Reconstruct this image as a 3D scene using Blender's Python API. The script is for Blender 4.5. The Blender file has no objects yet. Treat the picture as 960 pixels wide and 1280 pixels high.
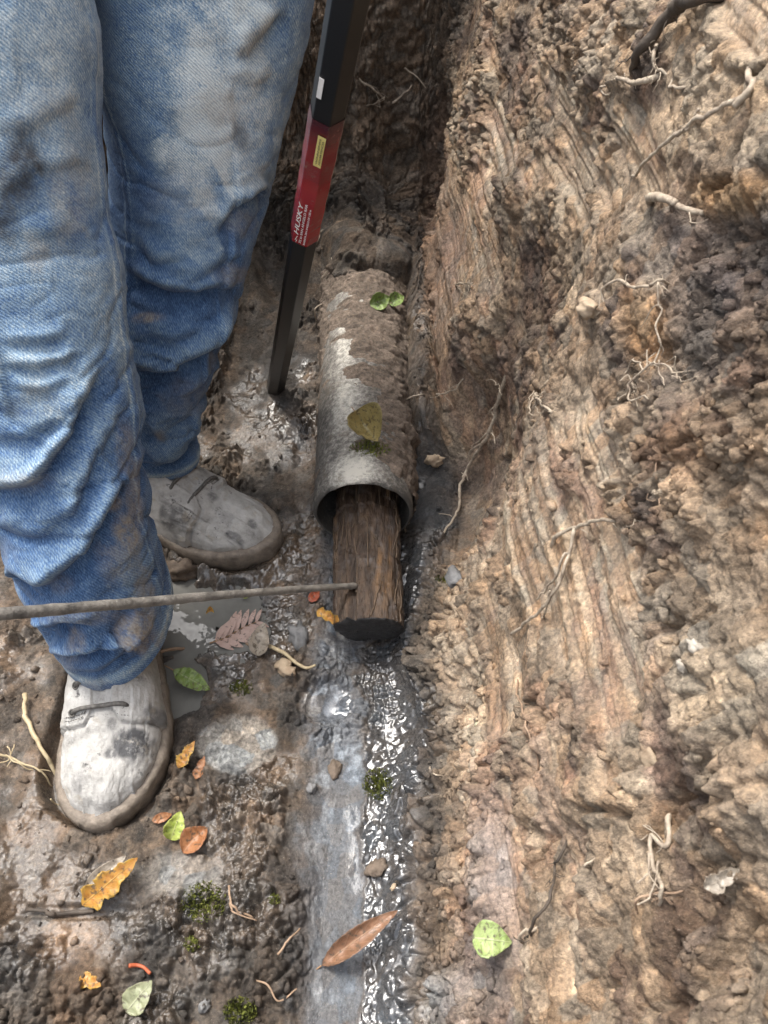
import bpy, bmesh, math, random
import numpy as np
from mathutils import Vector, Matrix
from mathutils.bvhtree import BVHTree

random.seed(7)
RS = np.random.RandomState(11)
scene = bpy.context.scene
C = scene.collection

# ------------------------------------------------------------------ camera, sky, sun, exposure
CAM_H, PITCH, FPX = 0.80, math.radians(50.0), 980.0      # height over trench floor, tilt below horizon, focal length in 960x1280 px
cd = bpy.data.cameras.new('camera'); cam = bpy.data.objects.new('camera', cd); C.objects.link(cam)
cam.location = (0, 0, CAM_H); cam.rotation_euler = (math.pi/2 - PITCH, 0, 0)
cd.sensor_fit = 'VERTICAL'; cd.sensor_height = 36.0; cd.sensor_width = 27.0
cd.lens = 36.0*FPX/1280.0
cd.clip_start = 0.01; cd.clip_end = 200
cd.dof.use_dof = True; cd.dof.focus_distance = 0.95; cd.dof.aperture_fstop = 22.0
scene.camera = cam

SUN_EL, SUN_AZ = math.radians(66), math.radians(-44)      # azimuth from +Y towards +X
w = bpy.data.worlds.new('World'); scene.world = w; w.use_nodes = True
nt = w.node_tree; nt.nodes.clear()
out = nt.nodes.new('ShaderNodeOutputWorld'); bg = nt.nodes.new('ShaderNodeBackground')
sky = nt.nodes.new('ShaderNodeTexSky'); sky.sky_type = 'NISHITA'; sky.sun_disc = False
sky.sun_elevation = SUN_EL; sky.sun_rotation = SUN_AZ; sky.air_density = 1.0; sky.dust_density = 4.0
hs = nt.nodes.new('ShaderNodeHueSaturation'); hs.inputs['Saturation'].default_value = 0.30
nt.links.new(sky.outputs[0], hs.inputs['Color']); nt.links.new(hs.outputs[0], bg.inputs[0])
bg.inputs[1].default_value = 0.15; nt.links.new(bg.outputs[0], out.inputs[0])
sd = bpy.data.lights.new('sun', 'SUN'); sun = bpy.data.objects.new('sun', sd); C.objects.link(sun)
sd.energy = 1.15; sd.angle = math.radians(14); sd.color = (1.0, 0.95, 0.87)
sdir = Vector((math.sin(SUN_AZ)*math.cos(SUN_EL), math.cos(SUN_AZ)*math.cos(SUN_EL), math.sin(SUN_EL)))
sun.rotation_euler = sdir.to_track_quat('Z', 'Y').to_euler(); sun.location = sdir*5
scene.view_settings.view_transform = 'Standard'; scene.view_settings.look = 'None'
scene.view_settings.exposure = 1.7; scene.view_settings.gamma = 1.0

# ------------------------------------------------------------------ geometry helpers
SP, CP = math.sin(PITCH), math.cos(PITCH)
def proj(P):
    P = np.asarray(P, dtype=np.float64); h = CAM_H - P[..., 2]
    d = P[..., 1]*CP + h*SP
    ds = np.where(d < 0.02, 0.02, d)
    px = 480 + FPX*P[..., 0]/ds
    py = 640 + FPX*(h*CP - P[..., 1]*SP)/ds
    return px, py, d
def ray(px, py):
    x = (px-480)/FPX; v = (py-640)/FPX
    return Vector((x, CP - v*SP, -SP - v*CP))
def PD(px, py, d): return Vector((0, 0, CAM_H)) + ray(px, py)*d
def GZ(px, py, z):
    r = ray(px, py); return Vector((0, 0, CAM_H)) + r*((z-CAM_H)/r.z)

def hash2(ix, iy, seed):
    h = (ix.astype(np.int64)*73856093) ^ (iy.astype(np.int64)*19349663) ^ (seed*83492791)
    h = (h ^ (h >> 13))*1274126177
    return (h ^ (h >> 16)) & 0xFFFF
RT = RS.rand(5, 65536).astype(np.float32)

def bs_weights(x, cell):
    """cubic B-spline weights of points x on a lattice with spacing cell"""
    t = x/cell; t = t - np.floor(t.min()) + 1
    i = np.floor(t).astype(int); f = (t-i).astype(np.float32)
    return i, [(1-f)**3/6, (3*f**3-6*f**2+4)/6, (-3*f**3+3*f**2+3*f+1)/6, f**3/6]
def gnoise(a, q, ca, cq, seed):
    """smooth noise on the tensor grid a x q, about -1..1"""
    ia, wa_ = bs_weights(np.clip(a, -.9, 1.1), ca); iq, wq_ = bs_weights(np.clip(q, -.3, 2.4), cq)
    L = (np.random.RandomState(seed).random_sample((ia.max()+4, iq.max()+4))*2-1).astype(np.float32)
    R = sum(wa_[k][:, None]*L[ia-1+k] for k in range(4)).T.copy()
    return (sum(wq_[k][:, None]*R[iq-1+k] for k in range(4)).T*1.9)
def fbm(a, q, ca, cq, seed, octv=4, gain=0.5):
    o = 0; g = 1.0; tot = 0
    for k in range(octv):
        o = o + g*gnoise(a, q, ca/2**k, cq/2**k, seed+k*17); tot += g; g *= gain
    return o/tot*1.25
def sstep(e0, e1, x):
    t = np.clip((x-e0)/(e1-e0), 0, 1); return t*t*(3-2*t)
def worley(A, Q, cell, seed, jit=0.9):
    x = A/cell; y = Q/cell
    ix = np.floor(x); iy = np.floor(y)
    F1 = np.full(x.shape, 9.0, np.float32); F2 = F1.copy(); F3 = F1.copy()
    idn = np.zeros(x.shape, np.int64); dx1 = np.zeros(x.shape, np.float32); dy1 = dx1.copy()
    for ox in (-1, 0, 1):
        for oy in (-1, 0, 1):
            h = hash2(ix+ox, iy+oy, seed)
            dx = (x - (ix+ox+0.5+(RT[0][h]-0.5)*jit)).astype(np.float32)
            dy = (y - (iy+oy+0.5+(RT[1][h]-0.5)*jit)).astype(np.float32)
            d = np.sqrt(dx*dx+dy*dy)
            c1 = d < F1
            F2 = np.where(c1, F1, np.minimum(F2, d))
            idn = np.where(c1, h, idn); dx1 = np.where(c1, dx, dx1); dy1 = np.where(c1, dy, dy1)
            F1 = np.where(c1, d, F1)
    return F1, F2, idn, dx1, dy1
def balls(A, Q, cell, seed, keep=1.0):
    """height of a heap of round crumbs: highest ball over each point, 0..1"""
    x = A/cell; y = Q/cell
    ix = np.floor(x); iy = np.floor(y)
    H = np.zeros(x.shape, np.float32); idn = np.zeros(x.shape, np.int64)
    for ox in (-1, 0, 1):
        for oy in (-1, 0, 1):
            h = hash2(ix+ox, iy+oy, seed)
            dx = (x - (ix+ox+RT[0][h])).astype(np.float32); dy = (y - (iy+oy+RT[1][h])).astype(np.float32)
            r = 0.28+0.62*RT[2][h]**1.5
            hh = np.where(RT[3][h] < keep, r*np.sqrt(np.maximum(0, 1-(dx*dx+dy*dy)/(r*r))), 0)
            c = hh > H
            H = np.where(c, hh, H); idn = np.where(c, h, idn)
    return H, idn
def clods(A, Q, cell, seed, crack=0.16):
    F1, F2, idn, dx, dy = worley(A, Q, cell, seed)
    t = (RT[2][idn]-0.5) + 0.9*(RT[3][idn]-0.5)*dx*2 + 0.9*(RT[4][idn]-0.5)*dy*2
    e = sstep(0, crack, F2-F1)
    return (t+0.6)*e - 0.6*(1-e), idn, e
def vnoise3(P, cell, seed):
    x = P/cell; i = np.floor(x).astype(np.int64); f = x-i; f = f*f*(3-2*f)
    o = 0
    for cx in (0, 1):
        for cy in (0, 1):
            for cz in (0, 1):
                h = hash2(i[:, 0]+cx, i[:, 1]+cy*7919+(i[:, 2]+cz)*104729, seed)
                wgt = (f[:, 0] if cx else 1-f[:, 0])*(f[:, 1] if cy else 1-f[:, 1])*(f[:, 2] if cz else 1-f[:, 2])
                o = o + RT[0][h]*wgt
    return o*2-1

def mesh_np(name, V, F, mat, smooth=True, parent=None):
    """V (n,3), F (m,3|4) -> one mesh object"""
    me = bpy.data.meshes.new(name); V = np.ascontiguousarray(V, np.float32); F = np.ascontiguousarray(F, np.int32)
    k = F.shape[1]
    me.vertices.add(len(V)); me.vertices.foreach_set('co', V.ravel())
    me.loops.add(F.size); me.loops.foreach_set('vertex_index', F.ravel())
    me.polygons.add(len(F)); me.polygons.foreach_set('loop_start', np.arange(0, F.size, k, dtype=np.int32))
    me.polygons.foreach_set('loop_total', np.full(len(F), k, np.int32))
    me.polygons.foreach_set('use_smooth', np.full(len(F), smooth, bool))
    me.update(calc_edges=True); me.validate()
    if mat: me.materials.append(mat)
    o = bpy.data.objects.new(name, me); C.objects.link(o)
    if parent: o.parent = parent
    return o
def attr(o, name, arr):
    arr = np.asarray(arr, np.float32)
    if arr.ndim == 1:
        a = o.data.attributes.new(name, 'FLOAT', 'POINT'); a.data.foreach_set('value', arr)
    else:
        a = o.data.attributes.new(name, 'FLOAT_COLOR', 'POINT')
        a.data.foreach_set('color', np.concatenate([arr, np.ones((len(arr), 1), np.float32)], 1).ravel())
def gridfaces(n, m, wrap=False):
    """quads of an n x m vertex grid; wrap closes the m direction"""
    i = np.arange(n-1)[:, None]; j = np.arange(m if wrap else m-1)[None, :]
    j2 = (j+1) % m
    return np.stack([i*m+j, i*m+j2, (i+1)*m+j2, (i+1)*m+j], -1).reshape(-1, 4)
def tag(o, label, cat, group=None):
    o['label'] = label; o['category'] = cat
    if group: o['group'] = group
    return o
def empty(name, loc=(0, 0, 0)):
    o = bpy.data.objects.new(name, None); C.objects.link(o); o.location = loc; o.empty_display_size = 0.05; return o
def tube_np(pts, rad, sides=8, cap=True, squash=None):
    """tube along pts with radius per point; returns V, F(quads+degenerate caps as quads)"""
    pts = np.asarray(pts, float); n = len(pts); rad = np.broadcast_to(np.asarray(rad, float), (n,))
    T = np.gradient(pts, axis=0); T /= np.linalg.norm(T, axis=1)[:, None]+1e-12
    N = np.zeros_like(T); ref = np.array([0, 0, 1.0]) if abs(T[0][2]) < 0.9 else np.array([1.0, 0, 0])
    v = np.cross(T[0], ref); v /= np.linalg.norm(v); N[0] = v
    for i in range(1, n):
        v = N[i-1]-T[i]*np.dot(N[i-1], T[i]); N[i] = v/(np.linalg.norm(v)+1e-12)
    B = np.cross(T, N); th = np.linspace(0, 2*np.pi, sides, endpoint=False)
    V = pts[:, None, :] + rad[:, None, None]*(np.cos(th)[None, :, None]*N[:, None, :] + np.sin(th)[None, :, None]*B[:, None, :])
    V = V.reshape(-1, 3); F = gridfaces(n, sides, True)
    if cap:
        V = np.concatenate([V, pts[:1], pts[-1:]]); a, b = len(V)-2, len(V)-1
        j = np.arange(sides); j2 = (j+1) % sides; e = (n-1)*sides
        # triangles turned to quads by splitting pairs of sides
        F = np.concatenate([F, np.stack([np.full(sides//2, a), j2[1::2], j[1::2], j[0::2]], 1),
                            np.stack([np.full(sides//2, b), e+j[0::2], e+j[1::2], e+j2[1::2]], 1)])
    return V, F
def smooth_poly(pts, n):
    """Catmull-Rom through pts, n samples"""
    p = np.asarray(pts, float); p = np.concatenate([2*p[:1]-p[1:2], p, 2*p[-1:]-p[-2:-1]])
    m = len(p)-3; t = np.linspace(0, m-1e-6, n); i = np.floor(t).astype(int); f = (t-i)[:, None]
    p0, p1, p2, p3 = p[i], p[i+1], p[i+2], p[i+3]
    return 0.5*((2*p1)+(-p0+p2)*f+(2*p0-5*p1+4*p2-p3)*f**2+(-p0+3*p1-3*p2+p3)*f**3)

# ------------------------------------------------------------------ material helpers
def newmat(name):
    m = bpy.data.materials.new(name); m.use_nodes = True
    n = m.node_tree.nodes; b = n['Principled BSDF']; return m, m.node_tree, b
def nd(t, kind, **kw):
    n = t.nodes.new(kind)
    for k, v in kw.items():
        if hasattr(n, k) and not k[0].isupper(): setattr(n, k, v)
        else: n.inputs[k.replace('_', ' ')].default_value = v
    return n
def noise(t, scale, detail=4, rough=0.6, vec=None):
    n = t.nodes.new('ShaderNodeTexNoise'); n.inputs['Scale'].default_value = scale
    n.inputs['Detail'].default_value = detail; n.inputs['Roughness'].default_value = rough
    if vec is None:
        tc = t.nodes.get('TC') or t.nodes.new('ShaderNodeTexCoord'); tc.name = 'TC'; vec = tc.outputs['Object']
    t.links.new(vec, n.inputs['Vector']); return n.outputs['Fac']
def ramp(t, fac, stops):
    r = t.nodes.new('ShaderNodeValToRGB'); e = r.color_ramp.elements
    while len(e) < len(stops): e.new(0.5)
    for k, (p, c) in enumerate(stops):
        e[k].position = p; e[k].color = (*c, 1) if len(c) == 3 else c
    t.links.new(fac, r.inputs[0]); return r.outputs[0]
def mix(t, fac, a, b, mode='MIX'):
    m = t.nodes.new('ShaderNodeMix'); m.data_type = 'RGBA'; m.blend_type = mode
    for s, v in ((0, fac), (6, a), (7, b)):
        if hasattr(v, 'links') or hasattr(v, 'is_output'): t.links.new(v, m.inputs[s])
        elif isinstance(v, (int, float)): m.inputs[s].default_value = v
        else: m.inputs[s].default_value = (*v, 1)
    return m.outputs[2]
def math_n(t, op, a, b=None, clamp=False):
    m = t.nodes.new('ShaderNodeMath'); m.operation = op; m.use_clamp = clamp
    for s, v in ((0, a), (1, b)):
        if v is None: continue
        if hasattr(v, 'is_output'): t.links.new(v, m.inputs[s])
        else: m.inputs[s].default_value = v
    return m.outputs[0]
def attrn(t, name, out='Fac'):
    a = t.nodes.new('ShaderNodeAttribute'); a.attribute_name = name; return a.outputs[out]
def bump(t, b, h, dist, strength=1.0):
    n = t.nodes.new('ShaderNodeBump'); n.inputs['Distance'].default_value = dist; n.inputs['Strength'].default_value = strength
    t.links.new(h, n.inputs['Height']); t.links.new(n.outputs[0], b.inputs['Normal']); return n
def simple(name, c1, c2, scale=60, rough=(0.5, 0.8), bmp=0.0006, spec=0.5, bscale=None):
    m, t, b = newmat(name)
    f = noise(t, scale, 6, 0.65); t.links.new(ramp(t, f, [(0.3, c1), (0.7, c2)]), b.inputs['Base Color'])
    t.links.new(ramp(t, noise(t, scale*0.7, 3), [(0.3, (rough[0],)*3), (0.7, (rough[1],)*3)]), b.inputs['Roughness'])
    b.inputs['Specular IOR Level'].default_value = spec
    if bmp: bump(t, b, noise(t, bscale or scale*3, 5, 0.7), bmp)
    return m

# soil: colour and wetness come with the ground's vertices (soil kinds), grain from noise
def soil_material():
    m, t, b = newmat('soil')
    col = attrn(t, 'soil', 'Color'); wet = attrn(t, 'wet')
    g = noise(t, 260, 8, 0.72)
    c = mix(t, 1.0, col, ramp(t, g, [(0.28, (0.32, 0.31, 0.30)), (0.5, (1, 1, 1)), (0.74, (1.85, 1.8, 1.7))]), 'MULTIPLY')
    sp = noise(t, 900, 2, 0.5)
    c = mix(t, ramp(t, sp, [(0.66, (0, 0, 0)), (0.74, (0.6, 0.6, 0.6))]), c, (0.42, 0.36, 0.29))
    t.links.new(c, b.inputs['Base Color'])
    r = math_n(t, 'SUBTRACT', 0.82, math_n(t, 'MULTIPLY', wet, 0.84))
    r2 = math_n(t, 'ADD', r, math_n(t, 'MULTIPLY', math_n(t, 'SUBTRACT', noise(t, 70, 4), 0.5), 0.22), True)
    t.links.new(math_n(t, 'MAXIMUM', r2, 0.07), b.inputs['Roughness'])
    t.links.new(math_n(t, 'ADD', 0.20, math_n(t, 'MULTIPLY', wet, 0.75)), b.inputs['Specular IOR Level'])
    h = math_n(t, 'ADD', math_n(t, 'ADD', noise(t, 330, 6, 0.72), math_n(t, 'MULTIPLY', noise(t, 140, 4, .7), 1.2)), math_n(t, 'MULTIPLY', noise(t, 1100, 3, 0.6), 0.4))
    bn = bump(t, b, h, 0.0052, 0.8); t.links.new(math_n(t, 'SUBTRACT', .95, math_n(t, 'MULTIPLY', wet, .90)), bn.inputs['Strength'])
    return m
M_SOIL = soil_material()

# ------------------------------------------------------------------ the trench (ground): one sheet, clods, cracks and scrape marks as relief
aN = np.array([-6, -1.3, -.62, -.43, -.24, -.085, -.055, .018, .052, .10, .17, .42, .92, 1.4, 6.0])
# stations: q, Y, and (X, Z) per node
def station(xe=.052, foot=((.10, .05), (.135, .13), (.19, .42), (.27, .92)), fl=0.0, left=((-1.0, .62), (-.62, .12), (-.43, .03)), chan=-.017, lz=None):
    return [(-6, .70), left[0], left[1], left[2], (-.24, fl), (-.085, fl-.004), (-.058, chan), (xe-.035, chan-.004), (xe, fl+.004), foot[0], foot[1], foot[2], foot[3], (.75, 1.0), (6, 1.05)]
base = station()
ST = [(-3.0, -3.0, station(foot=((.09, .05), (.13, .12), (.20, .42), (.28, .92)))),
      (-.30, -.30, station(foot=((.09, .05), (.13, .12), (.20, .42), (.28, .92)))),
      (.05, .05, station(.030, ((.068, .050), (.105, .14), (.19, .42), (.26, .92)))),
      (.25, .25, station(.036, ((.072, .052), (.106, .145), (.18, .42), (.26, .92)))),
      (.37, .37, station(.058, ((.086, .052), (.112, .145), (.172, .42), (.25, .92)))),
      (.455, .455, station(.036, ((.060, .048), (.098, .135), (.168, .42), (.25, .92)))),
      (.54, .54, station(.060, ((.088, .040), (.112, .12), (.168, .42), (.25, .92)))),
      (.63, .63, station(.066, ((.112, .000), (.140, .08), (.175, .42), (.25, .92)))),
      (.745, .745, station(.068, ((.112, .010), (.135, .10), (.165, .42), (.25, .92)))),
      (.80, .80, station(.060, ((.075, .060), (.095, .15), (.155, .42), (.25, .92)))),
      (1.00, 1.00, station(.055, ((.070, .080), (.085, .18), (.145, .44), (.24, .95)), left=((-.75, .72), (-.44, .50), (-.33, .10)), fl=.02, chan=.03)),
      (1.10, 1.10, station(.055, ((.065, .110), (.080, .19), (.135, .45), (.22, .97)), left=((-.70, .75), (-.40, .55), (-.28, .12)), fl=.06, chan=.125)),
      (1.24, 1.24, station(.055, ((.065, .11), (.080, .20), (.130, .46), (.20, 1.0)), left=((-.65, .80), (-.38, .60), (-.26, .16)), fl=.11, chan=.17)),
      (1.34, 1.29, [(-6, .9), (-.65, .82), (-.38, .66), (-.25, .28), (-.18, .16), (-.10, .16), (-.06, .17), (.0, .17), (.05, .17), (.07, .18), (.085, .24), (.13, .48), (.20, 1.02), (.75, 1.1), (6, 1.1)]),
      (1.70, 1.37, [(-6, .95), (-.65, .90), (-.38, .76), (-.25, .60), (-.18, .52), (-.10, .52), (-.06, .52), (.0, .52), (.05, .52), (.075, .54), (.10, .58), (.15, .68), (.22, 1.05), (.75, 1.12), (6, 1.12)]),
      (2.30, 1.46, [(-6, 1.05), (-.65, 1.05), (-.38, 1.04), (-.25, 1.02), (-.18, 1.02), (-.10, 1.03), (-.06, 1.04), (.0, 1.04), (.05, 1.05), (.075, 1.05), (.11, 1.06), (.17, 1.07), (.24, 1.12), (.75, 1.14), (6, 1.14)]),
      (2.60, 1.75, [(x, 1.10) for x in (-6, -1.0, -.6, -.43, -.24, -.1, -.06, 0, .05, .1, .17, .3, .5, .9, 6)]),
      (7.0, 7.0, [(x, 1.15) for x in (-6, -1.0, -.6, -.43, -.24, -.1, -.06, 0, .05, .1, .17, .3, .5, .9, 6)])]
qN = np.array([s[0] for s in ST])
NETX = np.array([[p[0] for p in s[2]] for s in ST]); NETZ = np.array([[p[1] for p in s[2]] for s in ST]); NETY = np.array([s[1] for s in ST])

def axis(parts):
    o = []
    for a0, a1, n in parts: o.append(np.linspace(a0, a1, n, endpoint=False))
    o.append(np.array([parts[-1][1]])); return np.concatenate(o)
A1 = axis([(-6, -1.3, 8), (-1.3, -.62, 30), (-.62, -.46, 50), (-.46, .10, 430), (.10, .72, 440), (.72, .95, 40), (.95, 1.4, 12), (1.4, 6, 8)])
Q1 = axis([(-3, -.3, 10), (-.3, .03, 30), (.03, .55, 410), (.55, .85, 215), (.85, 1.30, 270), (1.30, 2.0, 190), (2.0, 2.6, 40), (2.6, 7, 8)])
def linmat(x, nodes):
    i = np.clip(np.searchsorted(nodes, x, side='right')-1, 0, len(nodes)-2); f = (x-nodes[i])/(nodes[i+1]-nodes[i])
    W = np.zeros((len(x), len(nodes))); r = np.arange(len(x)); W[r, i] = 1-f; W[r, i+1] = f; return W
def gauss_smooth(x, sig):
    D = x[:, None]-x[None, :]; wgt = np.gradient(x)
    K = np.exp(-0.5*(D/sig)**2)*wgt[None, :]; return K/K.sum(1, keepdims=True)
La = gauss_smooth(A1, .008) @ linmat(A1, aN); Lq = gauss_smooth(Q1, .022) @ linmat(Q1, qN)
X = (La @ NETX.T @ Lq.T); Z = (La @ NETZ.T @ Lq.T); Y = np.broadcast_to((Lq @ NETY)[None, :], X.shape).copy()
na, nq = X.shape
A, Q = np.meshgrid(A1, Q1, indexing='ij'); A = A.astype(np.float32); Q = Q.astype(np.float32)
px0, py0, d0 = proj(np.stack([X, Y, Z], -1))
def spot(px, py, rx, ry, soft=0.5, src=None):
    """soft elliptical patch of ground, given by where it lies"""
    u, v = (px0, py0) if src is None else src
    r = np.sqrt(((u-px)/rx)**2+((v-py)/ry)**2) + 0.25*WOB
    return 1-sstep(1-soft, 1+soft, r)
WOB = fbm(A1, Q1, .05, .05, 901, 4, .6)
def band(x, a, b, s): return sstep(a-s, a+s, x)*(1-sstep(b-s, b+s, x))
rf2_ = fbm(A1, Q1, .012, .012, 131, 4, .7)
wallm = sstep(.060, .105, A+.02*WOB)*(1-sstep(1.26, 1.34, Q))            # right wall
endm = sstep(1.25, 1.33, Q)*np.ones_like(A)
floorm = 1-np.maximum(wallm, endm)
channel = sstep(-.105, -.060, A+.020*WOB)*(1-sstep(.042, .058, A+.014*WOB))*(1-sstep(.62, .70, Q))
chl = channel*(1-sstep(-.020, -.008, A+.030*WOB+.006*rf2_)); chr_ = channel-chl
# ---- displacement
wa = fbm(A1, Q1, .030, .030, 101, 4, .55)*.012; wq = fbm(A1, Q1, .030, .030, 202, 4, .55)*.012
Aw, Qw = A+wa, Q+wq
va = fbm(A1, Q1, .022, .022, 103, 3, .5)*.0035; vq = fbm(A1, Q1, .022, .022, 204, 3, .5)*.0035; Av, Qv = A+va, Q+vq
big = fbm(A1, Q1, .16, .22, 31, 4, .55)
big2 = fbm(A1, Q1, .055, .075, 41, 4, .55)
cl1, id1, e1 = clods(A+wa*.6, Q+wq*.6, .040, 5, .22)
cl2, id2, e2 = clods(Av, Qv, .017, 6, .30)
b1, ib1 = balls(A+wa*.35, Q+wq*.35, .012, 7, .38)
cl3, id3, e3 = clods(A+va*.7, Q+vq*.7, .0085, 16, .35)
bil = np.abs(fbm(A1, Q1, .018, .018, 121, 5, .62)); rf = .55-bil*1.3; rf2 = fbm(A1, Q1, .012, .012, 131, 4, .7)
gr = fbm(A1, Q1, .0055, .0055, 151, 2, .7)
b2, ib2 = balls(A*1.03+va*.8, Q+vq*.8, .0058, 8, .5)
ridged = 1-np.abs(fbm(A1, Q1, .028, .04, 61, 5, .6))
scr = np.maximum.reduce([spot(715, 790, 150, 290, .45), spot(745, 190, 75, 130, .5), spot(540, 350, 32, 150, .5), spot(850, 1060, 80, 150, .5), spot(620, 930, 66, 260, .5), .7*spot(560, 180, 60, 120, .5), .8*spot(690, 1150, 90, 120, .5)])
smear = sstep(.02, .24, fbm(A1, Q1, .06, .16, 77, 5, .62)+.75*scr-.42)*wallm   # scraped, smooth clay
# scrape marks running along the trench, drifting down towards the camera
drift = A + .025*(Q-.5) + .0010*WOB
def strokes(cell_a, cell_q, seed):
    """marks in sheared coordinates, B-spline noise by lookup"""
    n1 = np.random.RandomState(seed)
    aa = np.linspace(-1.2, 1.6, 2800); qq = np.linspace(-3.2, 7.2, 900)
    g = fbm(aa, qq, cell_a, cell_q, seed, 3, .55)
    i = np.clip((drift+1.2)/2.8*2799, 0, 2798.99); j = np.clip((Q+3.2)/10.4*899, 0, 898.99)
    i0 = i.astype(int); j0 = j.astype(int); fi = i-i0; fj = j-j0
    return (g[i0, j0]*(1-fi)+g[i0+1, j0]*fi)*(1-fj)+(g[i0, j0+1]*(1-fi)+g[i0+1, j0+1]*fi)*fj
s1 = strokes(.018, .45, 301); s2 = strokes(.0075, .30, 302); s3 = strokes(.0032, .20, 303)
slow = strokes(.06, .8, 311); fr_ = (drift/.0125+1.1*slow) % 1.0; comb = (1-np.abs(2*fr_-1))**.7-.5; comb = comb*sstep(-.05, .55, strokes(.026, .22, 312)); fr2 = (drift/.0056+.9*slow) % 1.0; comb2 = np.abs(2*fr2-1)-.5
nst = 1-.9*spot(585, 500, 95, 150, .5); s1 = s1*nst; s2 = s2*nst; s3 = s3*nst; comb = comb*nst; comb2 = comb2*nst; smear = smear*(1-.6*spot(585, 520, 80, 110, .5))
F1c, F2c, idc, _a, _b = worley(Aw, Qw*.8, .070, 44); crk = (1-sstep(.0, .10, F2c-F1c))*sstep(-.05, .35, fbm(A1, Q1, .08, .08, 45, 4, .6))
rough = 1-.86*smear
crumb_zone = np.clip(.55+.9*fbm(A1, Q1, .09, .12, 88, 4, .6), 0.1, 1.3)
D = np.zeros_like(X)
D += wallm*(.010*big + .004*big2 + rough*crumb_zone*(.0060*cl1*e1 + .0040*cl2 + .0026*cl3 + .0016*b1 + .0016*b2 + .0058*rf + .0038*rf2 + .0016*gr + .009*(ridged-.7))
            + (.22+.78*smear)*(.0034*s1+.0024*s2+.0016*s3+.0022*comb+.0011*comb2+.0006*gr) - .004*smear - .010*crk*rough)
D += endm*(.018*big+.010*big2+.008*cl1*e1+.0045*cl2+.0022*cl3+.0015*b1+.005*rf+.003*rf2+.004*s1+.002*s2)
fl_only = floorm*(1-channel)
slop = np.clip(.10+1.3*sstep(-.12, .40, fbm(A1, Q1, .055, .055, 93, 5, .65)), .1, 1.3)
D += fl_only*(.008*big + .011*big2 + .0016*rf2 + .0008*fbm(A1, Q1, .006, .006, 141, 3, .7) + slop*(.0060*cl1*e1 + .0042*cl2 + .0024*cl3 + .0018*b1 + .0014*b2 + .0055*rf + .0030*rf2) + .004*(ridged-.7))
D += chl*(.0012*big2+.0005*b2+.0006*gnoise(A1, Q1, .006, .012, 66)-.05*np.clip(A+.012, -.07, 0)) + chr_*(.0020*big2+.0014*b1*(RT[1][ib1] > .6)+.0022*b2+.0006*cl3+.0015*gnoise(A1, Q1, .011, .015, 67)+.0012*gnoise(A1, Q1, .0045, .0055, 68)+.11*np.clip(A+.012, 0, .07))
# bank of loose clods right of the channel
bank = band(A, .045, .15, .02)*(1-sstep(.50, .62, Q))
D += bank*(.004*cl1*e1+.003*cl2+.003*rf+.006*big2)
# hollows and bulges told by the photograph
hol = [(915, 1150, 60, 95, -.040), (840, 1070, 30, 120, -.018), (700, 1060, 30, 50, -.018), (720, 490, 60, 30, -.012), (890, 330, 60, 70, -.030),
       (600, 540, 40, 80, -.030), (560, 620, 50, 60, -.010), (640, 330, 50, 50, -.012), (860, 470, 60, 40, -.018), (650, 260, 40, 60, .014),
       (930, 520, 50, 60, .022), (930, 1060, 30, 110, .030), (905, 860, 60, 70, .016), (735, 385, 18, 18, .012), (800, 240, 60, 40, -.012),
       (575, 400, 55, 60, .012), (560, 860, 30, 60, .006), (520, 130, 40, 120, -.02), (500, 240, 40, 60, -.025), (760, 60, 70, 60, .012), (690, 1000, 60, 30, .012),
       (345, 325, 24, 45, -.035), (440, 320, 60, 28, .020), (365, 240, 22, 60, .03), (22, 1000, 20, 200, -.007), (300, 930, 42, 38, .006), (180, 1085, 60, 40, .006),
       (100, 1240, 45, 60, .008), (230, 770, 48, 50, -.014), (290, 775, 48, 42, -.014), (225, 850, 30, 36, -.014), (410, 878, 34, 28, -.004), (95, 1140, 90, 9, -.005),
       (355, 560, 22, 90, .008), (300, 1190, 50, 40, .006), (500, 900, 40, 60, -.004)]
HOL = [spot(*h[:4]) for h in hol]
for h, mk in zip(hol, HOL): D += (.42 if h[0] > 530 else 1.0)*h[4]*mk
pud = np.maximum.reduce([HOL[28], HOL[29], HOL[30]]); pud = np.clip(pud+.55*fbm(A1, Q1, .032, .032, 411, 5, .65)*sstep(.02, .2, pud)*(1-sstep(.8, 1.0, pud)), 0, 1)
silt = np.maximum(spot(298, 928, 48, 42, .10), .6*spot(225, 1095, 50, 32, .25))
D -= silt*fl_only*(.0018*b1+.0014*b2+.0036*cl2+.0020*cl3+.0048*rf+.0026*rf2)
D -= pud*fl_only*.6*(.0042*cl2+.0055*rf)
rimp = spot(410, 878, 70, 60, .4)-spot(410, 878, 26, 20, .5); D += channel*np.clip(rimp, 0, 1)*(.0035*cl2+.003*cl3+.004*rf+.002)
edgec = band(A+.02*WOB, .030, .062, .010)*(1-sstep(.55, .62, Q)); D += edgec*np.clip(.004*rf+.004*cl2+.003*big2, -.002, .01)
glare = spot(410, 878, 34, 28, .25)*(A < -.005); D = D*(1-.85*glare)+glare*(.19*(A+.055)-.004+.0012*gnoise(A1, Q1, .010, .010, 69))
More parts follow.
